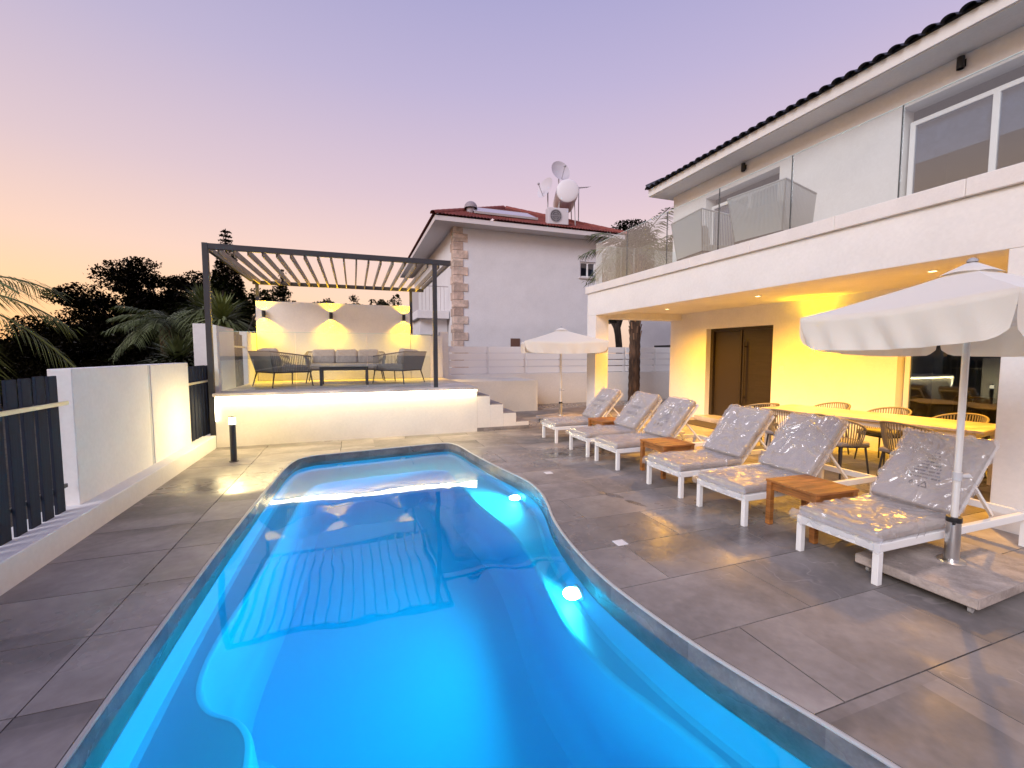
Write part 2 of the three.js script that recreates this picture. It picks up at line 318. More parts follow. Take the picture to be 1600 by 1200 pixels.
// ---------------------------------------------------------------- boundary along the pool: plinth, slat fences, white wall
structure('boundary_kerb', metres(bx(-2.62, -2.24, -0.1, 0.215, -8.64, 1.3, 0.012)), white);
{
  const w = thing('boundary_wall', 'white rendered wall panel with a grey vertical joint between two dark slat fences', 'wall');
  part(w, 'wall', metres(merge([bx(-2.57, -2.4, 0.2, 1.465, -6.60, -5.05, 0.006), bx(-2.57, -2.4, 0.2, 1.465, -7.99, -6.68, 0.006)])), white);
  part(w, 'joint_strip', metres(bx(-2.56, -2.408, 0.2, 1.46, -6.685, -6.595)), mat([0.48, 0.48, 0.50], 0.7));
}
function slatFence(label, z0, z1, x, y0, y1, rails, slatW, gap) {
  const f = thing('slat_fence', label, 'fence', 'dark slat fences');
  const n = Math.floor((z0 - z1) / (slatW + gap)), g = bx(-0.011, 0.011, y0, y1, -slatW / 2, slatW / 2, 0.004);
  const gg = metres(g);
  for (let i = 0; i < n; i++) { const o = part(f, 'slat', gg, navySlat); o.position.set(x + rr(-0.002, 0.002), rr(-0.006, 0.006), z0 - (slatW + gap) * (i + 0.5)); o.rotation.y = rr(-0.01, 0.01); }
  for (const [y, m, out] of rails) part(f, 'rail', bx(x + out, x + out + 0.022, y - 0.018, y + 0.018, z1, z0, 0.004), m);
  return f;
}
const brassRail = mat([0.62, 0.55, 0.36], 0.45), darkRail = anthracite;
slatFence('dark navy slat fence with a pale rail beside the open end of the white wall', -0.2, -5.0, -2.44, 0.19, 1.41, [[1.165, brassRail, 0.012], [0.42, darkRail, -0.035]], 0.115, 0.048);
slatFence('dark slat fence with a pale rail between the white wall and the raised terrace', -8.0, -9.75, -2.44, 0.19, 1.40, [[1.13, brassRail, 0.012], [0.42, darkRail, -0.035]], 0.115, 0.04);
{
  const w = thing('gate_pier', 'tall narrow white pier behind the slat fence beside the pergola post', 'pier');
  part(w, 'pier', metres(bx(-2.78, -2.50, -0.2, 2.16, -9.85, -9.6, 0.006)), white);
}

// ---------------------------------------------------------------- raised terrace with steps
const TY = 0.93;
const terrace = thing('raised_terrace', 'raised white terrace with steps and a glowing strip under its edge', 'terrace');
part(terrace, 'front_wall', metres(merge([bx(-2.24, 2.36, -0.05, TY - 0.055, -12.3, -8.65), bx(2.36, 4.85, -0.05, TY - 0.07, -12.74, -11.3)])), whiteCream);
part(terrace, 'terrace_floor', metres(bx(-2.26, 2.36, TY - 0.052, TY, -12.3, -8.60, 0.004)), mat([0.80, 0.75, 0.68], 0.5, { map: rep(stoneTex, 0.5), bumpMap: rep(grainTex, 1), bumpScale: 0.0004 }));
{
  const treadMat = mat([0.42, 0.39, 0.36], 0.6, { map: rep(stoneTex, 0.6) });
  const xs = [2.36, 2.64, 2.93, 3.22, 3.51], ys = [0.745, 0.56, 0.37, 0.175];
  for (let i = 0; i < 4; i++) {
    part(terrace, 'step', metres(bx(xs[i] + 0.001, xs[i + 1], -0.05, ys[i] - 0.02, -11.29, -8.652, 0.004)), whiteCream);
    part(terrace, 'tread', metres(bx(xs[i] + 0.001, xs[i + 1] - 0.012, ys[i] - 0.02, ys[i], -11.29, -8.665, 0.003)), treadMat);
  }
  part(terrace, 'skirting', metres(bx(-2.22, 3.515, 0.0, 0.075, -8.662, -8.6515)), mat([0.34, 0.32, 0.29], 0.6, { map: rep(stoneTex, 0.8) }));
}
const WARM = [1.0, 0.77, 0.34];
{
  const s = thing('light_strip', 'warm white glowing light strip under the edge of the raised terrace', 'light strip');
  part(s, 'led_strip', bx(-2.22, 2.35, TY - 0.096, TY - 0.056, -8.645, -8.610, 0.004), glow([1.0, 0.86, 0.55], 7));
  part(s, 'led_strip', bx(-2.236, -2.205, 0.46, TY - 0.098, -8.642, -8.618, 0.004), glow([1.0, 0.86, 0.55], 7));
  const a = new THREE.RectAreaLight(rgb(...WARM), 48, 4.55, 0.05); a.position.set(0.065, TY - 0.102, -8.615); a.lookAt(0.065, TY - 1.102, -7.85); scene.add(a);
  const b = new THREE.RectAreaLight(rgb(...WARM), 7, 0.03, 0.4); b.position.set(-2.2, 0.65, -8.606); b.lookAt(-1.5, 0.3, -7.6); scene.add(b);
}
{
  const w = thing('terrace_wall', 'tall white back wall of the terrace carrying three up and down lights', 'wall');
  part(w, 'wall', metres(bx(-2.24, 1.47, TY + 0.001, 2.90, -12.55, -12.305, 0.006)), white);
  const l = thing('terrace_low_wall', 'lower white wall at the end of the terrace below the neighbouring balcony', 'wall');
  part(l, 'wall', metres(bx(1.48, 2.36, TY + 0.001, 2.11, -12.55, -12.31, 0.006)), white);
  const p = thing('fence_pier', 'white square pier where the louvred fence begins beside the terrace', 'pier');
  part(p, 'pier', metres(bx(2.365, 2.60, -0.1, 2.24, -12.95, -12.66, 0.006)), white);
  const s = thing('terrace_side_wall', 'white side wall of the terrace behind the tall pergola post', 'wall');
  part(s, 'wall', metres(bx(-2.40, -2.25, TY - 0.1, 2.10, -10.15, -8.98, 0.006)), white);
  const t = thing('terrace_corner_wall', 'white corner wall of the terrace between slats and back wall', 'wall');
  part(t, 'wall', metres(bx(-2.40, -2.25, TY - 0.1, 2.10, -12.3, -11.3, 0.006)), white);
  slatFence('short dark slat screen in the terrace side wall with a pale rail', -10.16, -11.29, -2.33, TY - 0.1, 2.02, [[1.75, brassRail, 0.012]], 0.11, 0.035);
}
function sconce(at, dir, label, group, up, down) { // dir: unit normal of the wall
  const o = thing('wall_light', label, 'wall light', group, at), d = V(...dir);
  const q = new THREE.Quaternion().setFromUnitVectors(V(0, 0, 1), d), turn = (g) => g.applyQuaternion(q);
  part(o, 'back_plate', turn(bx(-0.035, 0.035, -0.05, 0.05, 0, 0.012, 0.003)), black);
  part(o, 'body', turn(new THREE.CylinderGeometry(0.042, 0.042, 0.16, 20, 1, true).translate(0, 0, 0.062)), black);
  if (!up) { part(o, 'cap', turn(new THREE.CylinderGeometry(0.041, 0.041, 0.006, 20).translate(0, 0.07, 0.062)), black); return o; }
  const gm = glow([1, 0.85, 0.45], 6);
  for (const s of [1, -1]) {
    part(o, 'bulb', turn(new THREE.CylinderGeometry(0.036, 0.036, 0.008, 16).translate(0, s * 0.066, 0.062)), gm);
    const p = V(...at).addScaledVector(d, 0.066); p.y += s * 0.09;
    const l = new THREE.SpotLight(rgb(1, 0.58, 0.0), s > 0 ? up : down, 0, 1.15, 1, 2); l.shadow.radius = 1.6;
    lamp(l, p.toArray(), [p.x - d.x * 0.05, p.y + s, p.z - d.z * 0.05]);
  }
  return o;
}
sconce([-2.06, 2.585, -12.304], [0, 0, 1], 'up and down light on the terrace wall above the armchair by the slat screen', 'terrace wall lights', 8, 18);
sconce([-0.53, 2.585, -12.304], [0, 0, 1], 'up and down light in the middle of the terrace wall above the sofa', 'terrace wall lights', 8, 18);
sconce([1.30, 2.585, -12.304], [0, 0, 1], 'up and down light at the end of the terrace wall below the neighbour balcony', 'terrace wall lights', 8, 18);

// pergola
{
  const o = thing('pergola', 'dark steel pergola with thin pale slats over the raised terrace', 'pergola');
  const Y = 3.40, zf = -8.78, zb = -12.22;
  const beam = (g, n = 'beam') => part(o, n, g, anthracite);
  part(o, 'post', bx(-2.35, -2.265, -0.05, Y + 0.06, zf - 0.04, zf + 0.04, 0.004), anthracite);
  part(o, 'post', bx(1.50, 1.58, TY, Y - 0.041, zf - 0.04, zf + 0.04, 0.004), anthracite);
  part(o, 'post', bx(-2.24, -2.17, 2.1, Y - 0.08, zb - 0.20, zb - 0.13, 0.004), anthracite);
  part(o, 'post', bx(1.475, 1.545, 2.11, Y - 0.08, zb - 0.2, zb - 0.13, 0.004), anthracite);
  beam(bx(-2.264, 1.86, Y - 0.04, Y + 0.055, zf - 0.035, zf + 0.035, 0.004));
  beam(bx(-2.30, 1.86, Y - 0.09, Y, zb - 0.2, zb - 0.13, 0.004));
  beam(bx(-2.345, -2.28, Y - 0.035, Y + 0.05, zb - 0.12, zf - 0.041, 0.004));
  beam(bx(1.80, 1.858, Y - 0.035, Y + 0.05, zb - 0.12, zf - 0.036, 0.004));
  const slatM = mat([0.34, 0.30, 0.26], 0.55, { map: rep(teakTex, 1) }), g = metres(bx(-0.014, 0.014, -0.055, 0.055, zb - 0.125, zf - 0.036, 0.003));
  for (let i = 0; i < 18; i++) part(o, 'slat', g, slatM).position.set(-2.13 + i * 0.2215, Y - 0.04, 0);
}
// glass along the terrace edge
{
  const o = thing('glass_balustrade', 'frameless glass balustrade along the front of the raised terrace', 'balustrade', 'glass balustrades');
  const xs = [-2.2, -1.0, 0.24, 1.46];
  for (let i = 0; i < 3; i++) part(o, 'glass_pane', bx(xs[i] + 0.008, xs[i + 1] - 0.008, TY + 0.012, 1.99, -8.884, -8.872), glass);
  part(o, 'top_edge', bx(-2.192, 1.452, 1.9905, 1.997, -8.884, -8.872), mat([0.45, 0.58, 0.54], 0.2));
  part(o, 'base_rail', bx(-2.2, 1.46, TY, TY + 0.02, -8.9, -8.856, 0.003), mat([0.5, 0.5, 0.5], 0.35, { metalness: 0.9 }));
}

// ---------------------------------------------------------------- lounge furniture
// wide rope seat: open front at +z, ropes on back and sides, slanted outwards towards the top
function ropeSeat(name, label, category, group, w, d, at, turn, nBack, cushions, ropeM = ropeGrey, H0 = 0.30, H1 = 0.72) {
  const o = thing(name, label, category, group, at, turn), fl = 0.09;
  const lo = [V(-w / 2 + fl, H0, d / 2), V(-w / 2 + fl, H0, -d / 2 + fl), V(w / 2 - fl, H0, -d / 2 + fl), V(w / 2 - fl, H0, d / 2)];
  const hi = [V(-w / 2 - 0.0, H1 - 0.10, d / 2 - 0.06), V(-w / 2, H1, -d / 2), V(w / 2, H1, -d / 2), V(w / 2, H1 - 0.10, d / 2 - 0.06)];
  const loop = (p) => merge([rod(p[0], p[1], 0.014), rod(p[1], p[2], 0.014), rod(p[2], p[3], 0.014), ...p.map((q) => new THREE.SphereGeometry(0.0142, 8, 6).translate(q.x, q.y, q.z))]);
  part(o, 'seat_frame', merge([loop(lo), rod(lo[3], lo[0], 0.014)]), anthracite);
  part(o, 'top_rail', loop(hi), ropeM === ropeGrey ? anthracite : ropeM);
  const ropes = [];
  const run = (a0, a1, b0, b1, n) => { for (let i = 0; i <= n; i++) ropes.push(rod(a0.clone().lerp(a1, i / n), b0.clone().lerp(b1, i / n), 0.0085, 0.0085, 5)); };
  run(lo[0], lo[1], hi[0], hi[1], 22); run(lo[1], lo[2], hi[1], hi[2], nBack); run(lo[2], lo[3], hi[2], hi[3], 22);
  part(o, 'rope_weave', merge(ropes), ropeM).userData.kind = 'stuff';
  for (const [x, z] of [[-1, 1], [1, 1], [-1, -1], [1, -1]]) part(o, 'leg', rod(V(x * (w / 2 - fl), H0, z > 0 ? d / 2 - 0.02 : -d / 2 + fl + 0.02), V(x * (w / 2 - 0.03), 0, z > 0 ? d / 2 : -d / 2 + 0.04), 0.016, 0.011), anthracite);
  part(o, 'seat_cushion', pillow(w - 0.22, 0.13, d - 0.14, 0.045).translate(0, H0 + 0.075, 0.04), cushionTaupe);
  const cw = (w - 0.26) / cushions;
  for (let i = 0; i < cushions; i++) {
    const g = pillow(cw - 0.01, 0.36, 0.15, 0.06); g.rotateX(-0.22); g.rotateZ(rr(-0.03, 0.03));
    part(o, 'back_cushion', g.translate(-w / 2 + 0.13 + cw * (i + 0.5), H0 + 0.30, -d / 2 + 0.20), cushionTaupe);
  }
  return o;
}
function pillow(w, h, d, bulge) { // soft box
  const g = new RoundedBoxGeometry(w, h, d, 5, Math.min(w, h, d) * 0.42), p = g.attributes.position, s = rnd() * 50;
  for (let i = 0; i < p.count; i++) {
    const x = p.getX(i) / w * 2, y = p.getY(i) / h * 2, z = p.getZ(i) / d * 2, k = (1 - x * x * 0.6) * (1 - y * y * 0.5) * (1 - z * z * 0.5), n = fbm(x * 2 + s, z * 2 + y * 2 + s, 3) - 0.5;
    const nx = g.attributes.normal.getX(i), ny = g.attributes.normal.getY(i), nz_ = g.attributes.normal.getZ(i), e = bulge * (0.25 * k + 0.35 * n);
    p.setXYZ(i, p.getX(i) + nx * e, p.getY(i) + ny * e, p.getZ(i) + nz_ * e);
  }
  g.deleteAttribute('normal'); g.deleteAttribute('uv'); const m = mergeVertices(g, 1e-4); m.computeVertexNormals(); return metres(m);
}
ropeSeat('lounge_sofa', 'three seat rope sofa with plump cushions against the terrace back wall', 'sofa', 'terrace lounge furniture', 1.80, 0.80, [-0.17, TY, -11.35], 0, 58, 3);
ropeSeat('lounge_armchair', 'grey rope armchair turned to the sofa below the light by the slat screen', 'armchair', 'terrace lounge furniture', 0.94, 0.86, [-1.42, TY, -10.15], 2.15, 34, 1);
ropeSeat('lounge_armchair', 'grey rope armchair turned to the sofa beside the end of the terrace near the steps', 'armchair', 'terrace lounge furniture', 0.94, 0.86, [1.00, TY, -10.45], -2.25, 34, 1);
{
  const o = thing('coffee_table', 'low coffee table with a pale slab top in front of the terrace sofa', 'coffee table', 'terrace lounge furniture', [-0.20, TY, -10.2]);
  part(o, 'table_top', metres(bx(-0.66, 0.66, 0.40, 0.43, -0.34, 0.34, 0.006)), mat([0.55, 0.5, 0.44], 0.35, { map: rep(stoneTex, 1) }));
  for (const [x, z] of [[-1, 1], [1, 1], [-1, -1], [1, -1]]) part(o, 'leg', bx(x * 0.46 - 0.025, x * 0.46 + 0.025, 0, 0.40, z * 0.24 - 0.025, z * 0.24 + 0.025, 0.003), anthracite);
  part(o, 'apron', merge([bx(-0.48, 0.48, 0.35, 0.40, 0.23, 0.25), bx(-0.48, 0.48, 0.35, 0.40, -0.25, -0.23)]), anthracite);
}

// bollard lamp on the deck
{
  const o = thing('bollard_light', 'slim dark bollard light with a glowing head beside the pool corner', 'bollard light', null, [-1.72, 0, -7.45]);
  part(o, 'post', new THREE.CylinderGeometry(0.042, 0.042, 0.56, 24).translate(0, 0.28, 0), anthracite);
  part(o, 'foot', new THREE.CylinderGeometry(0.062, 0.065, 0.012, 24).translate(0, 0.006, 0), anthracite);
  part(o, 'light_head', new THREE.CylinderGeometry(0.044, 0.044, 0.10, 20).translate(0, 0.612, 0), glow([1, 0.86, 0.55], 6));
  part(o, 'cap', new THREE.CylinderGeometry(0.046, 0.046, 0.014, 24).translate(0, 0.67, 0), anthracite);
  const l = new THREE.PointLight(rgb(...WARM), 2.4); l.shadow.radius = 1.6; lamp(l, [-1.72, 0.612, -7.45]);
}

// ---------------------------------------------------------------- louvred boundary fence behind the deck
{
  const f = thing('louvred_fence', 'white louvred panel fence on a low wall in front of the neighbouring house', 'fence');
  const boardM = mat([0.78, 0.77, 0.77], 0.5, { bumpMap: rep(nz, 1), bumpScale: 0.0006 });
  part(f, 'low_wall', metres(bx(2.6, 11.8, -0.1, 0.985, -12.95, -12.73, 0.006)), white);
  const posts = []; for (let x = 2.62; x < 11.9; x += 1.23) posts.push(x);
  posts.forEach((x) => part(f, 'fence_post', bx(x - 0.035, x + 0.035, 0.986, 1.83, -12.93, -12.86, 0.004), boardM));
  for (let i = 0; i < posts.length - 1; i++) for (let k = 0; k < 4; k++) {
    const b = part(f, 'louvre_board', metres(bx(posts[i] + 0.036, posts[i + 1] - 0.036, -0.094, 0.094, -0.012, 0.012, 0.004)), boardM);
    b.position.set(0, 1.095 + k * 0.212, -12.84); b.rotation.x = -0.10 + rr(-0.008, 0.008);
  }
}

// ---------------------------------------------------------------- the villa
const XF = 5.5, XW = 8.06, CEIL = 2.53;
const villa = thing('villa', 'white two storey villa with a covered patio, glass fronted balcony and dark tiled roof', 'house');
part(villa, 'column', metres(bx(XF, 5.86, -0.02, CEIL, -9.69, -9.29, 0.008)), white);
part(villa, 'pillar', metres(bx(XF, 6.9, -0.02, CEIL, -2.22, 1.2, 0.008)), white);
part(villa, 'balcony_beam', metres(merge([bx(XF, XF + 0.36, CEIL + 0.001, 3.08, -9.69, 1.2, 0.008), bx(XF + 0.361, XW - 0.002, CEIL - 0.06, 3.08, -9.69, -9.29, 0.004)])), white);
part(villa, 'patio_ceiling', metres(bx(XF + 0.361, XW - 0.002, CEIL + 0.10, 3.075, -9.288, 1.2)), white);
{ // ground floor wall with a door and a window opening
  const segs = [];
  segs.push(bx(XW, XW + 0.3, -0.02, 3.075, -9.42, -8.42), bx(XW, XW + 0.3, 2.2, 3.075, -8.42, -6.62), bx(XW, XW + 0.3, -0.02, 3.075, -6.62, -4.42), bx(XW, XW + 0.3, 2.32, 3.075, -4.42, -1.9), bx(XW, XW + 0.3, -0.02, 3.075, -1.9, 1.2));
  part(villa, 'patio_wall', metres(merge(segs)), white);
  part(villa, 'end_wall', metres(bx(XW + 0.001, XW + 9, -0.02, 5.74, -9.70, -9.421)), white);
  const up = [bx(XW, XW + 0.3, 3.076, 5.74, -9.42, -8.56), bx(XW, XW + 0.3, 5.33, 5.74, -8.56, -6.62), bx(XW, XW + 0.3, 3.076, 5.74, -6.62, -4.56), bx(XW, XW + 0.3, 5.38, 5.74, -4.56, -2.2), bx(XW, XW + 0.3, 3.076, 5.74, -2.2, 1.2)];
  part(villa, 'upper_wall', metres(merge(up)), white);
}
part(villa, 'balcony_floor', metres(bx(XF + 0.36, XW - 0.001, 3.081, 3.17, -9.6, 1.2)), mat([0.5, 0.48, 0.46], 0.6, { map: rep(stoneTex, 0.5) }));
{ // ledge stones under the glass
  const m = mat([0.86, 0.83, 0.81], 0.55, { map: rep(plasterColor, 0.8), bumpMap: rep(grainTex, 1), bumpScale: 0.0006 });
  const lz = []; for (let z = -9.73; z < 1.1; z += 1.2) lz.push(z);
  for (const z of lz) part(villa, 'ledge_stone', metres(bx(XF - 0.045, XF + 0.38, 3.081, 3.25, z + 0.001, Math.min(z + 1.2, 1.2) - 0.001, 0.01)), m);
  for (let x = XF + 0.384; x < XW - 0.1; x += 1.06) part(villa, 'ledge_stone', metres(bx(x, Math.min(x + 1.055, XW - 0.004), 3.171, 3.25, -9.73, -9.35, 0.012)), m);
}
{ // roof: fascia, soffit and barrel tiles along the eave
  const roof = sub(villa, 'roof');
  part(roof, 'fascia', metres(merge([bx(7.46, 7.49, 5.76, 5.94, -9.98, 1.2), bx(7.491, 17, 5.76, 5.94, -9.98, -9.95)])), white);
  part(roof, 'soffit', metres(bx(7.491, XW + 0.32, 5.745, 5.76, -9.948, 1.2)), white);
  const deckM = mat([0.02, 0.02, 0.024], 0.6);
  part(roof, 'eave_closer', bx(7.452, 7.475, 5.941, 5.985, -9.99, 1.2), deckM);
  const s = 0.36; // slope
  const pl = new THREE.BufferGeometry(); pl.setAttribute('position', new THREE.Float32BufferAttribute([7.44, 5.945, -10, 7.44, 5.945, 1.2, 12.6, 5.945 + 5.16 * s, 1.2, 12.6, 5.945 + 5.16 * s, -4.84, 7.44, 5.945, -10, 12.6, 5.945 + 5.16 * s, -4.84, 17.5, 5.945, -10], 3)); pl.setIndex([0, 1, 2, 0, 2, 3, 4, 5, 6]); pl.computeVertexNormals();
  part(roof, 'roof_deck', plain(pl), deckM);
  const tileM = [[0.030, 0.030, 0.036], [0.024, 0.024, 0.029], [0.037, 0.035, 0.040]].map((c) => mat(c, 0.45, { bumpMap: rep(grainTex, 2), bumpScale: 0.001 }));
  const barrel = new THREE.CylinderGeometry(0.088, 0.10, 0.44, 10, 1, true, -Math.PI / 2, Math.PI); barrel.rotateX(-Math.PI / 2); barrel.rotateY(Math.PI / 2);
  barrel.scale(1, 0.68, 1); const bg = merge([barrel, barrel.clone().scale(1, 0.86, 0.9)]);
  for (let c = 0; c < 3; c++) for (let i = 0; i < 56; i++) {
    const z = -9.9 + i * 0.2, o = part(roof, 'tile', bg, tileM[Math.floor(rnd() * 3)]);
    if (z > 1.1) { roof.remove(o); continue; }
    const x = 7.56 + c * 0.36; o.position.set(x, 5.955 + (x - 7.44) * s + rr(-0.004, 0.004), z + rr(-0.004, 0.004)); o.rotation.z = Math.atan(s) - 0.02 + rr(-0.01, 0.01);
  }
  const hip = new THREE.CylinderGeometry(0.10, 0.115, 0.42, 10, 1, true, -Math.PI / 2, Math.PI); hip.rotateX(-Math.PI / 2); hip.rotateY(Math.PI / 2);
  for (let i = 0; i < 8; i++) { const o = part(roof, 'tile', hip, tileM[i % 3]), t = 0.18 + i * 0.34; o.position.set(7.44 + t * 0.707, 5.985 + t * 0.707 * s, -10 + t * 0.707); o.rotation.set(0, -Math.PI / 4, Math.atan(s * 0.72), 'YXZ'); }
}
function windowUnit(z0, z1, y0, y1, xin, mulls, blind, glassM = winGlass) { // in the wall x = XW, set back
  const w = sub(villa, 'window'), fr = 0.065, x0 = XW + xin, x1 = x0 + 0.06;
  part(w, 'frame', merge([bx(x0, x1, y0, y0 + fr, z0, z1), bx(x0, x1, y1 - fr, y1, z0, z1), bx(x0, x1, y0 + fr, y1 - fr, z0, z0 + fr), bx(x0, x1, y0 + fr, y1 - fr, z1 - fr, z1)]), paint);
  const ed = [z0 + fr, ...mulls, z1 - fr];
  for (const z of mulls) part(w, 'mullion', bx(x0 - 0.006, x1 - 0.006, y0 + fr, y1 - fr, z - 0.035, z + 0.035, 0.004), paint);
  for (let i = 0; i < ed.length - 1; i++) part(w, 'pane', bx(x0 + 0.02, x0 + 0.026, y0 + fr, y1 - fr, ed[i] + (i ? 0.035 : 0), ed[i + 1] - (i < ed.length - 2 ? 0.035 : 0)), glassM);
  if (blind) part(w, 'blind', metres(bx(x0 + 0.10, x0 + 0.108, y1 - fr - blind, y1 - 0.01, z0 + 0.03, z1 - 0.03)), mat([0.62, 0.62, 0.64], 0.85, { map: rep(fabricTex, 2) }));
  return w;
}
windowUnit(-4.50, -2.26, 3.2, 5.16, 0.12, [-3.53], 0.55);
windowUnit(-8.50, -6.68, 3.2, 5.12, 0.12, [-7.42], 1.25);
windowUnit(-4.38, -1.94, 0.03, 2.30, 0.12, [-3.12], 0);
part(villa, 'interior_wall', metres(merge([bx(11.2, 11.3, -0.02, 5.7, -9.4, 1.2), bx(XW + 0.31, 11.19, -0.02, 0.0, -9.4, 1.2), bx(XW + 0.31, 11.19, 2.9, 3.0, -9.4, 1.2), bx(XW + 0.31, 11.19, 5.6, 5.7, -9.4, 1.2), bx(XW + 0.31, 11.19, 0.0, 5.59, -5.6, -5.5), bx(XW + 0.31, 11.19, 0.0, 5.59, 1.1, 1.2)])), mat([0.24, 0.25, 0.28], 0.9));
{ // entrance door: recessed bronze double leaf with a tall pull handle
  const bronze = mat([0.05, 0.036, 0.022], 0.42, { metalness: 0.35, map: rep(tex(256, (u, v) => { const k = 0.8 + 0.3 * (fbm(u * 3, v * 50, 3) - 0.5); return [k, k, k]; }), 0.7) });
  const d = sub(villa, 'door'), x = XW + 0.16, z0 = -8.42, z1 = -6.62, y0 = 0.11, y1 = 2.2;
  part(d, 'door_frame', merge([bx(x - 0.02, x + 0.08, y1 - 0.07, y1, z0, z1), bx(x - 0.02, x + 0.08, y0, y1 - 0.07, z0, z0 + 0.09), bx(x - 0.02, x + 0.08, y0, y1 - 0.07, z1 - 0.06, z1)]), bronze);
  part(d, 'leaf', metres(bx(x + 0.05, x + 0.10, y0, y1 - 0.07, z0 + 0.09, -7.56, 0.004)), mat([0.03, 0.02, 0.012], 0.5));
  part(d, 'leaf', metres(bx(x, x + 0.05, y0, y1 - 0.07, -7.50, z1 - 0.06, 0.004)), bronze);
  part(d, 'centre_post', bx(x - 0.03, x + 0.06, y0 - 0.03, y1 - 0.07, -7.56, -7.50, 0.004), bronze);
  part(d, 'handle', merge([bx(x - 0.075, x - 0.05, 0.5, 1.9, -7.42, -7.385, 0.004), bx(x - 0.05, x, 0.62, 0.65, -7.415, -7.39), bx(x - 0.05, x, 1.75, 1.78, -7.415, -7.39)]), bronze);
  part(d, 'threshold', metres(bx(XW - 0.25, XW + 0.26, -0.01, 0.108, z0 - 0.06, z1 + 0.06, 0.006)), mat([0.62, 0.58, 0.52], 0.5, { map: rep(stoneTex, 0.8) }));
  part(d, 'light_switch', bx(XW - 0.008, XW, 1.28, 1.36, -6.44, -6.36, 0.003), mat([0.8, 0.8, 0.78], 0.4));
}
solo('door_mat', metres(bx(7.15, 7.75, 0.0005, 0.014, -8.35, -7.05, 0.004)), mat([0.06, 0.045, 0.035], 0.95, { bumpMap: rep(grainTex, 5), bumpScale: 0.004 }), 'dark brown mat on the patio floor before the entrance door', 'door mat');
// patio lamps
const PATIO = [1.0, 0.47, 0.02];
[[6.78, -8.3, 'recessed ceiling light of the patio near the entrance door'], [6.78, -5.9, 'recessed ceiling light of the patio over the end of the dining table'], [6.78, -3.4, 'recessed ceiling light of the patio hidden above the parasol top']].forEach(([x, z, label]) => {
  const o = thing('ceiling_light', label, 'ceiling light', 'patio ceiling lights', [x, CEIL + 0.10, z]);
  part(o, 'ring', new THREE.TorusGeometry(0.05, 0.009, 8, 24).rotateX(Math.PI / 2).translate(0, -0.004, 0), paint);
  part(o, 'lens', new THREE.CylinderGeometry(0.046, 0.046, 0.006, 20).translate(0, -0.005, 0), glow([1, 0.82, 0.4], 7));
  const l = new THREE.SpotLight(rgb(...PATIO), 47, 0, 1.35, 0.7, 2); l.shadow.radius = 2; lamp(l, [x, CEIL + 0.085, z], [x, 0, z]);
});
sconce([XW - 0.001, 1.98, -5.72], [-1, 0, 0], 'wall light glowing on the patio wall behind the parasol edge', 'patio wall lights', 5, 8);
{
  const lab = ['small black unlit wall light above the narrow balcony window', 'small black unlit wall light above the wide balcony window'];
  sconce([XW - 0.001, 5.62, -7.45], [-1, 0, 0], lab[0], 'balcony wall lights'); sconce([XW - 0.001, 5.62, -3.85], [-1, 0, 0], lab[1], 'balcony wall lights');
}
{ // balcony glass
  const o = thing('glass_balustrade', 'frameless glass balustrade on the balcony ledge of the villa', 'balustrade', 'glass balustrades');
  const zs = [-9.5, -8.2, -6.92, -5.67, -4.42, -3.16, -1.9, -0.64, 0.6];
  for (let i = 0; i < zs.length - 1; i++) {
    part(o, 'glass_pane', bx(5.605, 5.617, 3.255, 4.26, zs[i] + 0.006, zs[i + 1] - 0.006), glass);
    part(o, 'joint_seal', bx(5.603, 5.619, 3.255, 4.26, zs[i + 1] - 0.005, zs[i + 1] + 0.005), mat([0.05, 0.06, 0.06], 0.4));
  }
  for (let i = 0; i < zs.length - 1; i++) part(o, 'top_edge', bx(5.605, 5.617, 4.2605, 4.268, zs[i] + 0.006, zs[i + 1] - 0.006), mat([0.55, 0.66, 0.64], 0.2));
  for (const [a, b] of [[5.62, 6.82], [6.84, 8.04]]) part(o, 'glass_pane', bx(a, b, 3.255, 4.26, -9.512, -9.5), glass);
}

// ---------------------------------------------------------------- rope dining and balcony chairs
function ropeChair(name, label, category, group, at, turn, ropeM, tall = 0.80) { // round tub chair, open to +z
  const o = thing(name, label, category, group, at, turn), ropes = [], top = [], low = [];
  const N = 34;
  for (let i = 0; i <= N; i++) {
    const t = i / N, a = Math.PI * (1.08 - 1.16 * t) , c = Math.cos(a), s = Math.sin(a), k = Math.sin(Math.PI * t);
    top.push(V(c * 0.29, lerp(0.64, tall, Math.pow(k, 0.7)), -s * 0.28 - 0.02 * k)); low.push(V(c * 0.235, 0.41, -s * 0.22));
  }
  for (let i = 0; i <= N; i++) { const m = top[i].clone().lerp(low[i], 0.5).multiply(V(1.03, 1, 1.03)); ropes.push(tube([top[i], m, low[i]], 0.0075, 4, 5)); }
  part(o, 'top_rail', tube(top, 0.013, 40, 8), ropeM);
  part(o, 'rope_back', merge(ropes), ropeM).userData.kind = 'stuff';
  part(o, 'seat_frame', tube([...low, V(0.21, 0.41, 0.2), V(-0.21, 0.41, 0.2)], 0.013, 50, 8, true), anthracite);
  part(o, 'seat', new RoundedBoxGeometry(0.44, 0.06, 0.44, 3, 0.028).translate(0, 0.44, 0), cushion);
  for (const [x, z] of [[-1, 1], [1, 1], [-1, -1], [1, -1]]) part(o, 'leg', rod(V(x * 0.19, 0.41, z * 0.17), V(x * 0.225, 0, z * 0.21), 0.013, 0.010), anthracite);
  return o;
}
const TA = 0.16; // the table's turn
const tc = [6.72, 0, -4.0], onT = (u, v) => [tc[0] + u * Math.cos(TA) + v * Math.sin(TA), 0, tc[2] - u * Math.sin(TA) + v * Math.cos(TA)];
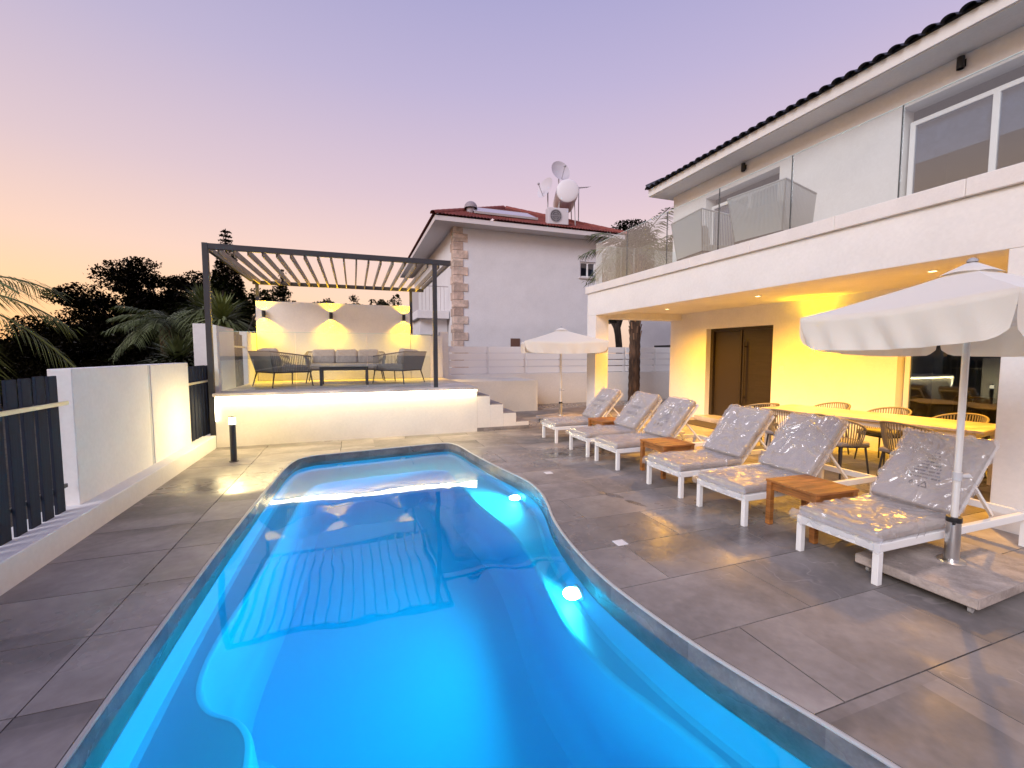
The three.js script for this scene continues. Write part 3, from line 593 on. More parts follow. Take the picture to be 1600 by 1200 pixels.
{
  const o = thing('dining_table', 'long pale dining table under the patio roof', 'dining table', null, tc, TA);
  part(o, 'table_top', metres(bx(-0.45, 0.45, 0.715, 0.75, -1.25, 1.25, 0.008)), mat([0.72, 0.64, 0.54], 0.4, { map: rep(stoneTex, 0.9) }));
  part(o, 'apron', merge([bx(-0.40, -0.38, 0.65, 0.715, -1.15, 1.15), bx(0.38, 0.40, 0.65, 0.715, -1.15, 1.15), bx(-0.38, 0.38, 0.65, 0.715, -1.17, -1.15), bx(-0.38, 0.38, 0.65, 0.715, 1.15, 1.17)]), mat([0.6, 0.54, 0.47], 0.5));
  for (const [x, z] of [[-1, 1], [1, 1], [-1, -1], [1, -1]]) part(o, 'leg', bx(x * 0.40 - 0.035, x * 0.40 + 0.035, 0, 0.65, z * 1.14 - 0.035, z * 1.14 + 0.035, 0.004), mat([0.6, 0.54, 0.47], 0.5));
}
const DG = 'rope chairs around the dining table';
const c0 = ropeChair('dining_chair', 'rope dining chair on the pool side of the table nearest the entrance door', 'chair', DG, onT(-0.62, -0.72), Math.PI / 2 + TA, ropeTan);
copy(c0, 'middle rope dining chair on the pool side of the table', onT(-0.66, -0.02), Math.PI / 2 + TA + 0.06);
copy(c0, 'rope dining chair on the pool side of the table beside the wide lounger row end', onT(-0.63, 0.70), Math.PI / 2 + TA - 0.05);
copy(c0, 'rope dining chair on the house side of the table before the plain yellow lit wall', onT(0.62, -0.80), -Math.PI / 2 + TA);
copy(c0, 'middle rope dining chair on the house side of the table', onT(0.62, -0.05), -Math.PI / 2 + TA + 0.04);
copy(c0, 'rope dining chair on the house side of the table before the dark window', onT(0.62, 0.72), -Math.PI / 2 + TA);
copy(c0, 'rope dining chair at the head of the table towards the entrance door', onT(-0.1, -1.5), TA + 0.1);
const ropeBeige = mat([0.46, 0.44, 0.41], 0.8, { bumpMap: rep(grainTex, 8), bumpScale: 0.001 });
// balcony chairs seen through the glass
ropeSeat('balcony_chair', 'wide grey rope chair on the balcony below the narrow window', 'chair', 'rope chairs on the balcony', 0.95, 0.78, [6.15, 3.17, -6.55], Math.PI / 2 - 0.15, 40, 1, ropeBeige, 0.23, 0.93);
ropeSeat('balcony_chair', 'wide grey rope chair on the balcony beside the bare wall', 'chair', 'rope chairs on the balcony', 0.95, 0.78, [6.2, 3.17, -5.22], Math.PI / 2 + 0.1, 40, 1, ropeBeige, 0.23, 0.93);
{ // living room behind the patio window
  const s = thing('indoor_sofa', 'brown sofa standing inside the room behind the dark patio window', 'sofa', null, [9.9, 0.002, -3.6], 0);
  part(s, 'base', metres(bx(-0.45, 0.45, 0.08, 0.42, -1.1, 1.1, 0.04)), mat([0.10, 0.065, 0.04], 0.85));
  part(s, 'backrest', metres(bx(0.28, 0.5, 0.42, 0.85, -1.1, 1.1, 0.06)), mat([0.10, 0.065, 0.04], 0.85));
  const c = thing('curtain', 'pale curtain hanging inside the end of the patio window', 'curtain', null, [8.55, 0.01, -2.25], 0);
  const pts = []; for (let i = 0; i <= 60; i++) pts.push([Math.sin(i * 0.9) * 0.03 + 0.01 * Math.sin(i * 2.3), -0.30 + i * 0.6 / 60]);
  const g = new THREE.BufferGeometry(), pp = [], id = [];
  pts.forEach(([x, z], i) => { pp.push(x, 0, z, x * 0.8, 2.5, z); if (i) { const a = i * 2; id.push(a - 2, a - 1, a, a, a - 1, a + 1); } });
  g.setAttribute('position', new THREE.Float32BufferAttribute(pp, 3)); g.setIndex(id); g.computeVertexNormals();
  part(c, 'fabric', metres(g), mat([0.6, 0.52, 0.4], 0.9));
}

// ---------------------------------------------------------------- sun loungers in clear wrapping
const film = mat([0.93, 0.93, 0.95], 0.16, { phys: true, transmission: 0.82, thickness: 0, ior: 1.75 });
const pad = mat([0.42, 0.35, 0.295], 0.9, { map: rep(fabricTex, 3), bumpMap: rep(nz, 3), bumpScale: 0.006 });
// soft slab on a grid: length along x, width along z, thickness along y; wrinkles are real folds
function slab(L, T, W, nx, nw, grow, fold, s, fan = 0) {
  const cr = []; // sharp creases: some fan out from one point, the others lie anyhow
  if (grow) for (let k = 0; k < 46; k++) {
    const f = k < fan, a = f ? Math.PI + rr(-1.1, 1.1) : rr(-0.9, 0.9) + (rnd() > 0.5 ? 0 : 1.6), ox = f ? L * 0.42 : rr(-0.5, 0.5) * L, oz = f ? rr(-0.04, 0.04) : rr(-0.5, 0.5) * W;
    cr.push([ox, oz, Math.cos(a), Math.sin(a), f ? rr(0.3, 0.62) : rr(0.08, 0.3), rr(0.25, 0.75) * (rnd() > 0.35 ? 1 : -0.6), rr(0.006, 0.016)]);
  }
  const creases = (x, z) => { let h = 0; for (const [ox, oz, dx, dz, len, amp, w] of cr) { const t = (x - ox) * dx + (z - oz) * dz; if (t < -0.02 || t > len) continue; const d = Math.abs((z - oz) * dx - (x - ox) * dz); if (d > w * 5) continue; h += amp * Math.exp(-d / w) * Math.sin(Math.PI * clamp((t + 0.02) / (len + 0.02), 0, 1)); } return h; };
  const b = new THREE.BoxGeometry(L + 2 * grow, T + 2 * grow, W + 2 * grow, nx, 3, nw), p = b.attributes.position;
  const hx = L / 2 + grow, hy = T / 2 + grow, hz = W / 2 + grow, r = T * 0.36;
  for (let i = 0; i < p.count; i++) {
    let x = p.getX(i), y = p.getY(i), z = p.getZ(i);
    // round the edges
    const cx = clamp(x, -hx + r, hx - r), cy = clamp(y, -hy + r, hy - r), cz = clamp(z, -hz + r, hz - r), d = V(x - cx, y - cy, z - cz), l = d.length();
    if (l > 0) { d.multiplyScalar(r / l); x = cx + d.x; y = cy + d.y; z = cz + d.z; }
    const u = x * 1 + s, v = z + s * 1.7, w = fbm(u * 2.2, v * 2.2, 2), a = fbm(u * 5 + w * 3, v * 9 - u * 4 + w * 4, 4), ridge = 1 - Math.abs(2 * fbm(u * 4 - v * 5 + w * 5, v * 3 + u * 2 + w * 2, 3) - 1);
    const f = fold * ((a - 0.5) * 0.7 + 0.3 * smoothstep(ridge, 0.82, 1) + (w - 0.5) * 0.6 + creases(x, z));
    const n = l > 0 ? d.clone().normalize() : V(0, Math.sign(y), 0);
    p.setXYZ(i, x + n.x * f, y + n.y * f, z + n.z * f);
  }
  b.deleteAttribute('normal'); b.deleteAttribute('uv'); const m = mergeVertices(b, 1e-5); m.computeVertexNormals(); return metres(m);
}
// a loose torn hem of film at the foot end
function hem(W, s, drop = 0.09) {
  const n = 40, pos = [], idx = [];
  for (let i = 0; i <= n; i++) {
    const t = i / n, z = (t - 0.5) * (W + 0.06), wv = fbm(t * 9 + s, 1.3, 3) - 0.5, rag = drop * (0.55 + 0.9 * fbm(t * 16 + s, 4.7, 3));
    pos.push(0.0 + wv * 0.02, 0.0, z, -0.03 + wv * 0.05, -0.035, z + wv * 0.02, -0.02 + 0.06 * (fbm(t * 12 + s, 9.1, 2) - 0.5), -rag, z + wv * 0.03);
    if (i) for (let k = 0; k < 2; k++) { const a = (i - 1) * 3 + k, b = i * 3 + k; idx.push(a, a + 1, b, b, a + 1, b + 1); }
  }
  const g = new THREE.BufferGeometry(); g.setAttribute('position', new THREE.Float32BufferAttribute(pos, 3)); g.setIndex(idx); g.computeVertexNormals(); return metres(g);
}
// faint warning print on the wrapping: rows of small marks and symbols
function printTex(kind) {
  const c = document.createElement('canvas'); c.width = 256; c.height = 256; const x = c.getContext('2d');
  x.fillStyle = '#000'; x.fillRect(0, 0, 256, 256); x.fillStyle = '#fff'; x.strokeStyle = '#fff';
  let q = 11 + kind * 31; const r = () => { q = (q * 16807) % 2147483647; return q / 2147483647; };
  if (kind === 0) { // a stack of short rows that widens downwards, with a disc and a triangle below
    for (let i = 0; i < 9; i++) { const w = 26 + i * 20, y = 20 + i * 20; for (let a = 128 - w / 2; a < 128 + w / 2; a += 7 + r() * 8) x.fillRect(a, y, 4 + r() * 5, 8); }
    x.beginPath(); x.arc(78, 225, 12, 0, 7); x.fill(); x.lineWidth = 5; x.beginPath(); x.moveTo(150, 208); x.lineTo(172, 240); x.lineTo(128, 240); x.closePath(); x.stroke();
  } else for (let i = 0; i < 2; i++) for (let a = 14; a < 240; a += 22 + r() * 10) { const y = 70 + i * 80; x.fillRect(a, y, 7, 34); if (r() > 0.4) x.fillRect(a, y + (r() > 0.5 ? 0 : 14), 16, 7); if (r() > 0.6) x.fillRect(a + 12, y + 10, 6, 24); }
  const t = new THREE.CanvasTexture(c); return t;
}
const inks = [0, 1].map((k) => { const m = mat([0.05, 0.05, 0.06], 0.5, { alphaMap: printTex(k), transparent: true, opacity: 0.5 }); return m; });
function lounger(label, z, print, s, fan = 3) {
  const o = thing('sun_lounger', label, 'sun lounger', 'sun loungers in a row beside the pool', [3.36, 0, z], rr(-0.012, 0.012));
  const W = 0.60, L = 1.88, y0 = 0.235, y1 = 0.295, hinge = 0.93, ang = 0.83, BL = 0.70;
  const frame = [bx(0, L, y0, y1, W / 2 - 0.04, W / 2, 0.006), bx(0, L, y0, y1, -W / 2, -W / 2 + 0.04, 0.006), bx(0, 0.04, y0 + 0.001, y1 - 0.001, -W / 2 + 0.041, W / 2 - 0.041), bx(L - 0.04, L, y0 + 0.001, y1 - 0.001, -W / 2 + 0.041, W / 2 - 0.041), bx(hinge - 0.02, hinge + 0.02, y0 + 0.004, y1 - 0.004, -W / 2 + 0.041, W / 2 - 0.041)];
  part(o, 'frame', merge(frame), paint);
  for (const [x, k] of [[0.025, 1], [0.025, -1], [L - 0.025, 1], [L - 0.025, -1]]) part(o, 'leg', bx(x - 0.024, x + 0.024, 0, y0 - 0.0005, k * (W / 2 - 0.021) - 0.021, k * (W / 2 - 0.021) + 0.021, 0.004), paint);
  const up = (g) => g.rotateZ(ang).translate(hinge, y1 + 0.01, 0);
  part(o, 'backrest_frame', merge([up(bx(0, BL + 0.03, -0.015, 0.015, W / 2 - 0.075, W / 2 - 0.045, 0.004)), up(bx(0, BL + 0.03, -0.015, 0.015, -W / 2 + 0.045, -W / 2 + 0.075, 0.004)), up(bx(BL, BL + 0.03, -0.014, 0.014, -W / 2 + 0.076, W / 2 - 0.076, 0.004))]), paint);
  const sup = V(hinge + Math.cos(ang) * 0.42, y1 + Math.sin(ang) * 0.42, 0);
  for (const k of [-1, 1]) part(o, 'support_strut', bar(V(sup.x, sup.y, k * 0.2), V(hinge + 0.62, y1 - 0.02, k * 0.2), 0.022, 0.022), paint);
  part(o, 'slat_base', bx(0.05, hinge - 0.03, y1 - 0.016, y1 - 0.006, -W / 2 + 0.042, W / 2 - 0.042), mat([0.5, 0.5, 0.5], 0.8));
  const T = 0.072, seat = part(o, 'seat_cushion', slab(hinge - 0.02, T, W - 0.03, 40, 20, 0, 0.006, s).translate(hinge / 2 - 0.01, y1 + T / 2, 0), pad);
  part(seat, 'plastic_wrap', merge([slab(hinge - 0.02, T, W - 0.03, 130, 80, 0.010, 0.030, s + 3).translate(hinge / 2 - 0.01, y1 + T / 2 + 0.004, 0), hem(W, s).translate(-0.012, y1 + 0.05, 0)]), film);
  const tilt = (g) => g.rotateZ(ang).translate(hinge - 0.045, y1 + 0.06, 0);
  const back = part(o, 'back_cushion', tilt(slab(BL, T, W - 0.03, 36, 20, 0, 0.006, s + 7).translate(BL / 2 + 0.01, 0.035, 0)), pad);
  part(back, 'plastic_wrap', tilt(slab(BL, T, W - 0.03, 120, 90, 0.011, 0.046, s + 11, fan).translate(BL / 2 + 0.01, 0.035, 0)), film);
  if (print >= 0) { const g = new THREE.PlaneGeometry(0.30, 0.40).rotateX(-Math.PI / 2).rotateY(-Math.PI / 2); part(back, 'warning_print', tilt(g.translate(BL / 2 - 0.02, 0.035 + T / 2 + 0.026, 0.02)), inks[print]); }
  return o;
}
lounger('wrapped sun lounger next to the patio column at the end of the row', -7.30, 1, 1.3);
lounger('wrapped sun lounger with bold dark print on its back, second from the patio column', -6.18, 1, 5.1);
lounger('wrapped sun lounger with a fan of creases, third from the patio column', -5.36, 0, 9.7, 9);
lounger('wrapped sun lounger with a smooth plain back beside the middle teak table', -4.12, -1, 14.2);
lounger('wrapped sun lounger with creases radiating from the top of its back', -3.28, -1, 18.9, 13);
lounger('wrapped sun lounger with tree shaped print beside the big parasol pole', -2.18, 0, 23.4);

function sideTable(label, x, z) {
  const o = thing('side_table', label, 'side table', 'teak side tables between the loungers', [x, 0, z], rr(-0.05, 0.05));
  const w = 0.25, h = 0.43, gp = 0.1;
  for (let i = 0; i < 5; i++) part(o, 'plank', metres(bx(-w, w, h - 0.022, h, -w + i * gp + 0.0012, -w + (i + 1) * gp - 0.0012, 0.003)), teak);
  part(o, 'apron', metres(merge([bx(-w + 0.03, w - 0.03, h - 0.095, h - 0.0225, w - 0.05, w - 0.03), bx(-w + 0.03, w - 0.03, h - 0.095, h - 0.0225, -w + 0.03, -w + 0.05), bx(w - 0.05, w - 0.03, h - 0.095, h - 0.0225, -w + 0.051, w - 0.051), bx(-w + 0.03, -w + 0.05, h - 0.095, h - 0.0225, -w + 0.051, w - 0.051)])), teak);
  for (const [a, b] of [[-1, 1], [1, 1], [-1, -1], [1, -1]]) part(o, 'leg', metres(bx(a * (w - 0.03) - 0.024, a * (w - 0.03) + 0.024, 0, h - 0.023, b * (w - 0.03) - 0.024, b * (w - 0.03) + 0.024, 0.004)), teak);
}
sideTable('teak side table beside the lounger with tree shaped print', 3.86, -2.73);
sideTable('teak side table beside the lounger with a smooth plain back', 3.92, -4.74);
sideTable('teak side table between the two loungers by the patio column', 4.25, -6.74);

// ---------------------------------------------------------------- parasols
function parasol(label, x, z, a, R, tilt = 0) {
  const o = thing('parasol', label, 'parasol', 'cream canvas parasols', [x, 0, z]);
  const Y0 = 1.89, Y1 = 2.19, drop = 0.255, fx = Math.cos(a), fz = Math.sin(a);
  part(o, 'pole', rod(V(0, 0.09, 0), V(0, Y1 + 0.02, 0), 0.02, 0.02, 16), mat([0.72, 0.71, 0.69], 0.35, { metalness: 0.2 }));
  part(o, 'pole_collar', merge([new THREE.CylinderGeometry(0.027, 0.027, 0.06, 16).translate(0, 0.74, 0), rod(V(0.02, 0.74, 0.01), V(0.07, 0.74, 0.03), 0.014, 0.02, 12)]), mat([0.5, 0.5, 0.52], 0.4));
  part(o, 'finial', new THREE.SphereGeometry(0.03, 14, 8, 0, Math.PI * 2, 0, 1.6).translate(0, Y1 + 0.035, 0), mat([0.35, 0.35, 0.37], 0.5));
  const cor = (k) => [Math.cos(a + k * Math.PI / 2) * R, Math.sin(a + k * Math.PI / 2) * R];
  for (let k = 0; k < 4; k++) { // one cloth panel with its valance
    const A = cor(k), B = cor(k + 1), n = 26, m = 12, pos = [], idx = [], s = k * 5 + x;
    for (let j = 0; j <= m; j++) for (let i = 0; i <= n; i++) {
      const t = i / n, r = 0.06 + 0.94 * j / m, ex = lerp(A[0], B[0], t), ez = lerp(A[1], B[1], t), sag = 0.03 * Math.sin(Math.PI * t) * r * r + 0.015 * Math.sin(Math.PI * r), f = 0.012 * (fbm(t * 5 + s, r * 4, 3) - 0.5) * r;
      pos.push(ex * r * (1 - 0.02 * Math.sin(Math.PI * t) * r), lerp(Y1, Y0, r) - sag + f, ez * r * (1 - 0.02 * Math.sin(Math.PI * t) * r));
    }
    const q = m + 1, vn = 6; 
    for (let j = 1; j <= vn; j++) for (let i = 0; i <= n; i++) {
      const t = i / n, ex = lerp(A[0], B[0], t), ez = lerp(A[1], B[1], t), L = Math.hypot(ex, ez), w = j / vn;
      const cut = smoothstep(Math.min(t, 1 - t), 0, 0.06), wave = 0.075 * w * (fbm(t * 7 + s * 2, w * 0.7 + s, 3) - 0.5) + 0.016 * w * Math.sin(t * 38 + s + 3 * w);
      const sag = 0.03 * Math.sin(Math.PI * t), k2 = 1 - 0.02 * Math.sin(Math.PI * t) + (wave - 0.02 * w) / L;
      const tt = 0.5 + (t - 0.5) * (1 - 0.035 * w * w);
      const ex2 = lerp(A[0], B[0], tt), ez2 = lerp(A[1], B[1], tt);
      pos.push(ex2 * k2, Y0 - sag - drop * w * (0.82 + 0.18 * cut) , ez2 * k2);
    }
    for (let i = 0; i < pos.length; i += 3) pos[i + 1] -= tilt * (pos[i] * fx + pos[i + 2] * fz) / R;
    const rows = q + vn; for (let j = 0; j < rows - 1; j++) for (let i = 0; i < n; i++) { const c = j * (n + 1) + i, d = c + n + 1; idx.push(c, d, c + 1, c + 1, d, d + 1); }
    const g = new THREE.BufferGeometry(); g.setAttribute('position', new THREE.Float32BufferAttribute(pos, 3)); g.setIndex(idx); g.computeVertexNormals();
    part(o, 'canopy_panel', metres(g), canvasCloth);
    part(o, 'rib', rod(V(A[0] * 0.03, Y1 - 0.03, A[1] * 0.03), V(A[0] * 0.985, Y0 - 0.022 - tilt * (A[0] * fx + A[1] * fz) / R, A[1] * 0.985), 0.009, 0.007), mat([0.6, 0.6, 0.6], 0.4));
    part(o, 'strut', rod(V(A[0] * 0.02, 1.86, A[1] * 0.02), V(A[0] * 0.5, lerp(Y1, Y0, 0.5) - 0.04, A[1] * 0.5), 0.007), mat([0.6, 0.6, 0.6], 0.4));
  }
  { // vent cap
    const pos = [0, Y1 + 0.045, 0], idx = []; const n = 32;
    for (let i = 0; i <= n; i++) { const t = i / n * 4, k = Math.floor(t) % 4, f = t - Math.floor(t), A = cor(k), B = cor(k + 1); pos.push(lerp(A[0], B[0], f) * 0.17, Y1 - 0.045 + 0.012 * Math.sin(f * Math.PI), lerp(A[1], B[1], f) * 0.17); if (i) idx.push(0, i, i + 1); }
    const g = new THREE.BufferGeometry(); g.setAttribute('position', new THREE.Float32BufferAttribute(pos, 3)); g.setIndex(idx); g.computeVertexNormals();
    part(o, 'vent_cap', metres(g), canvasCloth);
  }
  return o;
}
const pb = (label, x, z, turn) => {
  const o = thing('parasol_stand', label, 'parasol stand', 'stone parasol stands on castors', [x, 0, z], turn), st = mat([0.52, 0.47, 0.42], 0.7, { map: rep(stoneTex, 1.6), bumpMap: rep(grainTex, 1.5), bumpScale: 0.003 });
  part(o, 'slab', metres(bx(-0.50, 0.50, 0.055, 0.125, -0.34, 0.34, 0.012)), st);
  part(o, 'tube', new THREE.CylinderGeometry(0.04, 0.042, 0.30, 28, 1, true).translate(0, 0.275, 0), steel);
  part(o, 'flange', new THREE.CylinderGeometry(0.075, 0.078, 0.012, 28).translate(0, 0.131, 0), steel);
  part(o, 'clamp', merge([new THREE.CylinderGeometry(0.044, 0.044, 0.035, 24).translate(0, 0.43, 0), rod(V(-0.03, 0.42, 0.02), V(-0.075, 0.415, 0.03), 0.009)]), black);
  for (const [a, b] of [[-1, 1], [1, 1], [-1, -1], [1, -1]]) { const c = part(o, 'castor', new THREE.CylinderGeometry(0.022, 0.022, 0.018, 16).rotateX(Math.PI / 2).translate(a * 0.43, 0.022, b * 0.28), mat([0.4, 0.4, 0.4], 0.5)); part(c, 'bracket', bx(a * 0.43 - 0.014, a * 0.43 + 0.014, 0.03, 0.054, b * 0.28 - 0.016, b * 0.28 + 0.016, 0.003), steel); }
};
parasol('cream parasol over the row end of wrapped loungers before the dining table', 3.98, -1.78, -0.6, 0.97, 0.05);
pb('stone slab on castors with a steel tube holding the parasol before the dining table', 3.98, -1.78, 0.04);
parasol('cream parasol standing open beside the patio column', 4.66, -9.45, 1.12 + Math.PI / 2 - 0.02, 1.3);
pb('stone parasol slab behind the loungers beside the patio column', 4.66, -9.45, 0.3);

// small white drain covers in the deck
for (const [x, z, w, l] of [[2.09, -3.08, 0.10, 'white square drain cover in the deck beside the waist of the pool'], [2.43, -5.28, 0.10, 'white square drain cover in the deck beside the bulging pool edge']]) solo('drain_cover', metres(bx(x - w / 2, x + w / 2, -0.004, 0.0035, z - w / 2, z + w / 2, 0.002)), mat([0.75, 0.75, 0.74], 0.5), l, 'drain cover', 'drain covers in the deck');

// shallow puddles left on the paving
{
  const wet = mat([0.80, 0.80, 0.80], 0.03, { phys: true, transmission: 1, thickness: 0, ior: 1.4, bumpMap: rep(nz, 2), bumpScale: 0.002 });
  const blob = (x, z, rx, rz, turn, s) => { const l = []; for (let i = 0; i < 40; i++) { const t = i / 40 * 6.283, k = 0.45 + 1.1 * fbm(Math.cos(t) * 1.6 + s, Math.sin(t) * 1.6 + s, 4); const a = Math.cos(t) * rx * k, b = Math.sin(t) * rz * k; l.push([x + a * Math.cos(turn) - b * Math.sin(turn), z + a * Math.sin(turn) + b * Math.cos(turn)]); } return sheet(l, [], 0.0024); };
  [[2.70, -4.20, 0.05, 0.16, -0.5, 13], [2.80, -3.86, 0.04, 0.12, -0.4, 17], [3.02, -6.18, 0.30, 0.14, 0.2, 21], [2.60, -5.75, 0.16, 0.22, 0.4, 29], [2.74, -6.75, 0.26, 0.10, 0.1, 37]].forEach((b) => structure('puddle', blob(...b), wet));
}

// ---------------------------------------------------------------- neighbouring house
const NZ = -16.0;
const lilacWall = plaster([0.80, 0.79, 0.82]);
const nb = thing('neighbour_house', 'pale two storey house with a red tiled roof and sandstone corner quoins', 'house');
{
  const X0 = 3.52, X1 = 9.75, Z1 = -27, EY = 6.22;
  part(nb, 'front_wall', metres(merge([bx(X0, 8.72, -0.3, EY, NZ - 0.3, NZ), bx(9.45, X1, -0.3, EY, NZ - 0.3, NZ), bx(8.72, 9.45, -0.3, 4.72, NZ - 0.3, NZ), bx(8.72, 9.45, 5.35, EY, NZ - 0.3, NZ)])), lilacWall);
  part(nb, 'side_wall', metres(merge([bx(X0, X0 + 0.3, -0.3, EY, Z1, NZ - 0.301), bx(X0 + 0.301, X1, -0.3, EY, Z1, Z1 + 0.3), bx(X1 - 0.3, X1, -0.3, EY, Z1 + 0.301, NZ - 0.301), bx(X0 + 0.301, X1 - 0.301, 5.9, 6.0, Z1 + 0.301, NZ - 0.301)])), lilacWall);
  part(nb, 'far_wing_wall', metres(bx(10.6, 19, -0.3, 4.3, -15.2, -14.9)), lilacWall);
  const sand = [[0.84, 0.68, 0.56], [0.79, 0.62, 0.51], [0.86, 0.72, 0.60]].map((c) => mat(c, 0.85, { map: rep(stoneTex, 1.2), bumpMap: rep(grainTex, 1.5), bumpScale: 0.004 }));
  const quoins = (x, z, y0, y1, s) => { for (let y = y0, i = 0; y < y1; y += 0.30, i++) { const a = i % 2 ? 0.34 : 0.52, b = i % 2 ? 0.52 : 0.34; part(nb, 'quoin', metres(s > 0 ? bx(x - 0.03, x + a, y + 0.004, y + 0.296, z - b, z + 0.03, 0.012) : bx(x, x + a * 0.8, y + 0.004, y + 0.296, z, z + 0.03, 0.01)), sand[Math.floor(rnd() * 3)]); } };
  quoins(X0, NZ, 0.3, 6.0, 1); quoins(13.25, -14.899, 0.4, 4.2, -1);
  // window of the upper floor
  const w = sub(nb, 'window');
  part(w, 'frame', merge([bx(8.72, 9.45, 4.72, 4.78, NZ - 0.12, NZ - 0.06), bx(8.72, 9.45, 5.29, 5.35, NZ - 0.12, NZ - 0.06), bx(8.72, 8.78, 4.78, 5.29, NZ - 0.12, NZ - 0.06), bx(9.39, 9.45, 4.78, 5.29, NZ - 0.12, NZ - 0.06), bx(9.06, 9.12, 4.78, 5.29, NZ - 0.12, NZ - 0.06)]), paint);
  part(w, 'pane', bx(8.78, 9.06, 4.78, 5.29, NZ - 0.10, NZ - 0.095), winGlass); part(w, 'pane', bx(9.12, 9.39, 4.78, 5.29, NZ - 0.10, NZ - 0.095), winGlass);
  part(w, 'sill', bx(8.66, 9.51, 4.66, 4.72, NZ - 0.1, NZ + 0.06, 0.004), mat([0.6, 0.56, 0.55], 0.7));
  const sw = sub(nb, 'window'); part(sw, 'frame', bx(5.72, 6.1, 1.75, 2.2, NZ + 0.001, NZ + 0.03, 0.004), mat([0.14, 0.07, 0.05], 0.6));
  // balcony on the side wall
  const b = sub(nb, 'balcony');
  part(b, 'slab', metres(bx(X0 - 1.25, X0 - 0.035, 2.95, 3.25, -19.4, -16.75, 0.01)), lilacWall);
  part(b, 'bracket', metres(bx(X0 - 1.1, X0 - 0.035, 2.35, 2.949, -19.2, -17.1)), lilacWall);
  const rm = mat([0.5, 0.46, 0.46], 0.5); const bars = [];
  for (let z = -19.35; z <= -16.8; z += 0.14) bars.push(rod(V(X0 - 1.2, 3.25, z), V(X0 - 1.2, 4.15, z), 0.012, 0.012, 5));
  for (let x = X0 - 1.2; x < X0 - 0.1; x += 0.14) bars.push(rod(V(x, 3.25, -16.8), V(x, 4.15, -16.8), 0.012, 0.012, 5));
  part(b, 'railing', merge([...bars, rod(V(X0 - 1.2, 4.17, -19.35), V(X0 - 1.2, 4.17, -16.8), 0.02), rod(V(X0 - 1.2, 4.17, -16.8), V(X0 - 0.05, 4.17, -16.8), 0.02)]), rm);
  // hipped roof with rolled tiles
  const roof = sub(nb, 'roof'), ex0 = 2.72, ez = -15.38, ey = EY + 0.02, S = 0.46, D = 3.8, cx1 = 10.42;
  part(roof, 'eave_board', metres(merge([bx(ex0 + 0.02, cx1, ey - 0.02, ey + 0.14, ez - 0.03, ez), bx(ex0 + 0.02, ex0 + 0.05, ey - 0.02, ey + 0.14, Z1 - 0.6, ez - 0.031)])), mat([0.66, 0.60, 0.60], 0.7));
  part(roof, 'soffit', metres(merge([bx(ex0 + 0.051, cx1, ey - 0.018, ey, NZ + 0.001, ez - 0.031), bx(ex0 + 0.051, X0 - 0.001, ey - 0.018, ey, Z1 - 0.6, NZ)])), mat([0.66, 0.62, 0.62], 0.8));
  const redM = mat([0.34, 0.075, 0.05], 0.7, { map: rep(tex(256, (u, v) => { const a = fbm(u * 10, v * 10, 4), k = 0.62 + 0.75 * (a - 0.4); return [k, k * 0.95, k * 0.9]; }), 0.8), bumpMap: rep(grainTex, 2), bumpScale: 0.003 });
  const plane = (along, n, rows, at) => { // corrugated slope: n rolls along, courses up
    const pos = [], idx = [], N = n * 6;
    for (let j = 0; j <= rows * 2; j++) { const c = Math.floor(j / 2), up = (c + (j % 2 ? 1 : 0)) / rows, lip = j % 2 ? 0 : 0.028; for (let i = 0; i <= N; i++) { const t = i / N; pos.push(...at(t, up, 0.035 * Math.abs(Math.sin(i / 6 * Math.PI)) + lip)); } }
    for (let j = 0; j < rows * 2; j++) for (let i = 0; i < N; i++) { const a = j * (N + 1) + i, b = a + N + 1; idx.push(a, b, a + 1, a + 1, b, b + 1); }
    const g = new THREE.BufferGeometry(); g.setAttribute('position', new THREE.Float32BufferAttribute(pos, 3)); g.setIndex(idx); g.computeVertexNormals(); return metres(g);
  };
  part(roof, 'tiled_slope', plane(0, 62, 15, (t, u, h) => [lerp(ex0 + u * D, cx1 - u * D, t), ey + 0.15 + u * D * S + h, ez + 0.06 - u * D]), redM).userData.kind = 'stuff';
  part(roof, 'tiled_slope', plane(0, 56, 15, (t, u, h) => [ex0 - 0.06 + u * D, ey + 0.15 + u * D * S + h, lerp(ez - u * D, Z1 - 0.6 + u * D, t)]), redM).userData.kind = 'stuff';
  part(roof, 'tiled_slope', plane(0, 56, 15, (t, u, h) => [cx1 + 0.02 - u * D, ey + 0.15 + u * D * S + h, lerp(ez - u * D, Z1 - 0.6 + u * D, t)]), redM).userData.kind = 'stuff';
  part(roof, 'eave_board', metres(bx(cx1 - 0.03, cx1, ey - 0.02, ey + 0.14, Z1 - 0.6, ez - 0.031)), mat([0.66, 0.60, 0.60], 0.7));
  const hipG = new THREE.CylinderGeometry(0.11, 0.12, 0.4, 10, 1, true, -Math.PI / 2, Math.PI).rotateX(-Math.PI / 2).rotateY(Math.PI / 2);
  for (const sd of [1, -1]) for (let i = 0; i < 15; i++) { const t = 0.1 + i * 0.255, o = part(roof, 'hip_tile', hipG, redM); o.position.set(sd > 0 ? ex0 - 0.04 + t : cx1 + 0.02 - t, ey + 0.17 + t * S, ez + 0.04 - t); o.rotation.set(0, sd > 0 ? Math.PI / 4 : Math.PI * 0.75, Math.atan(S * 0.707), 'YXZ'); }
  const RY = (x, z) => ey + 0.16 + (ez - z) * S; // height of the front slope
  // things on the roof
  const sp = thing('solar_panel', 'pale flat solar panel lying on the red neighbour roof', 'solar panel', null, [5.6, RY(0, -16.6) + 0.10, -16.6]);
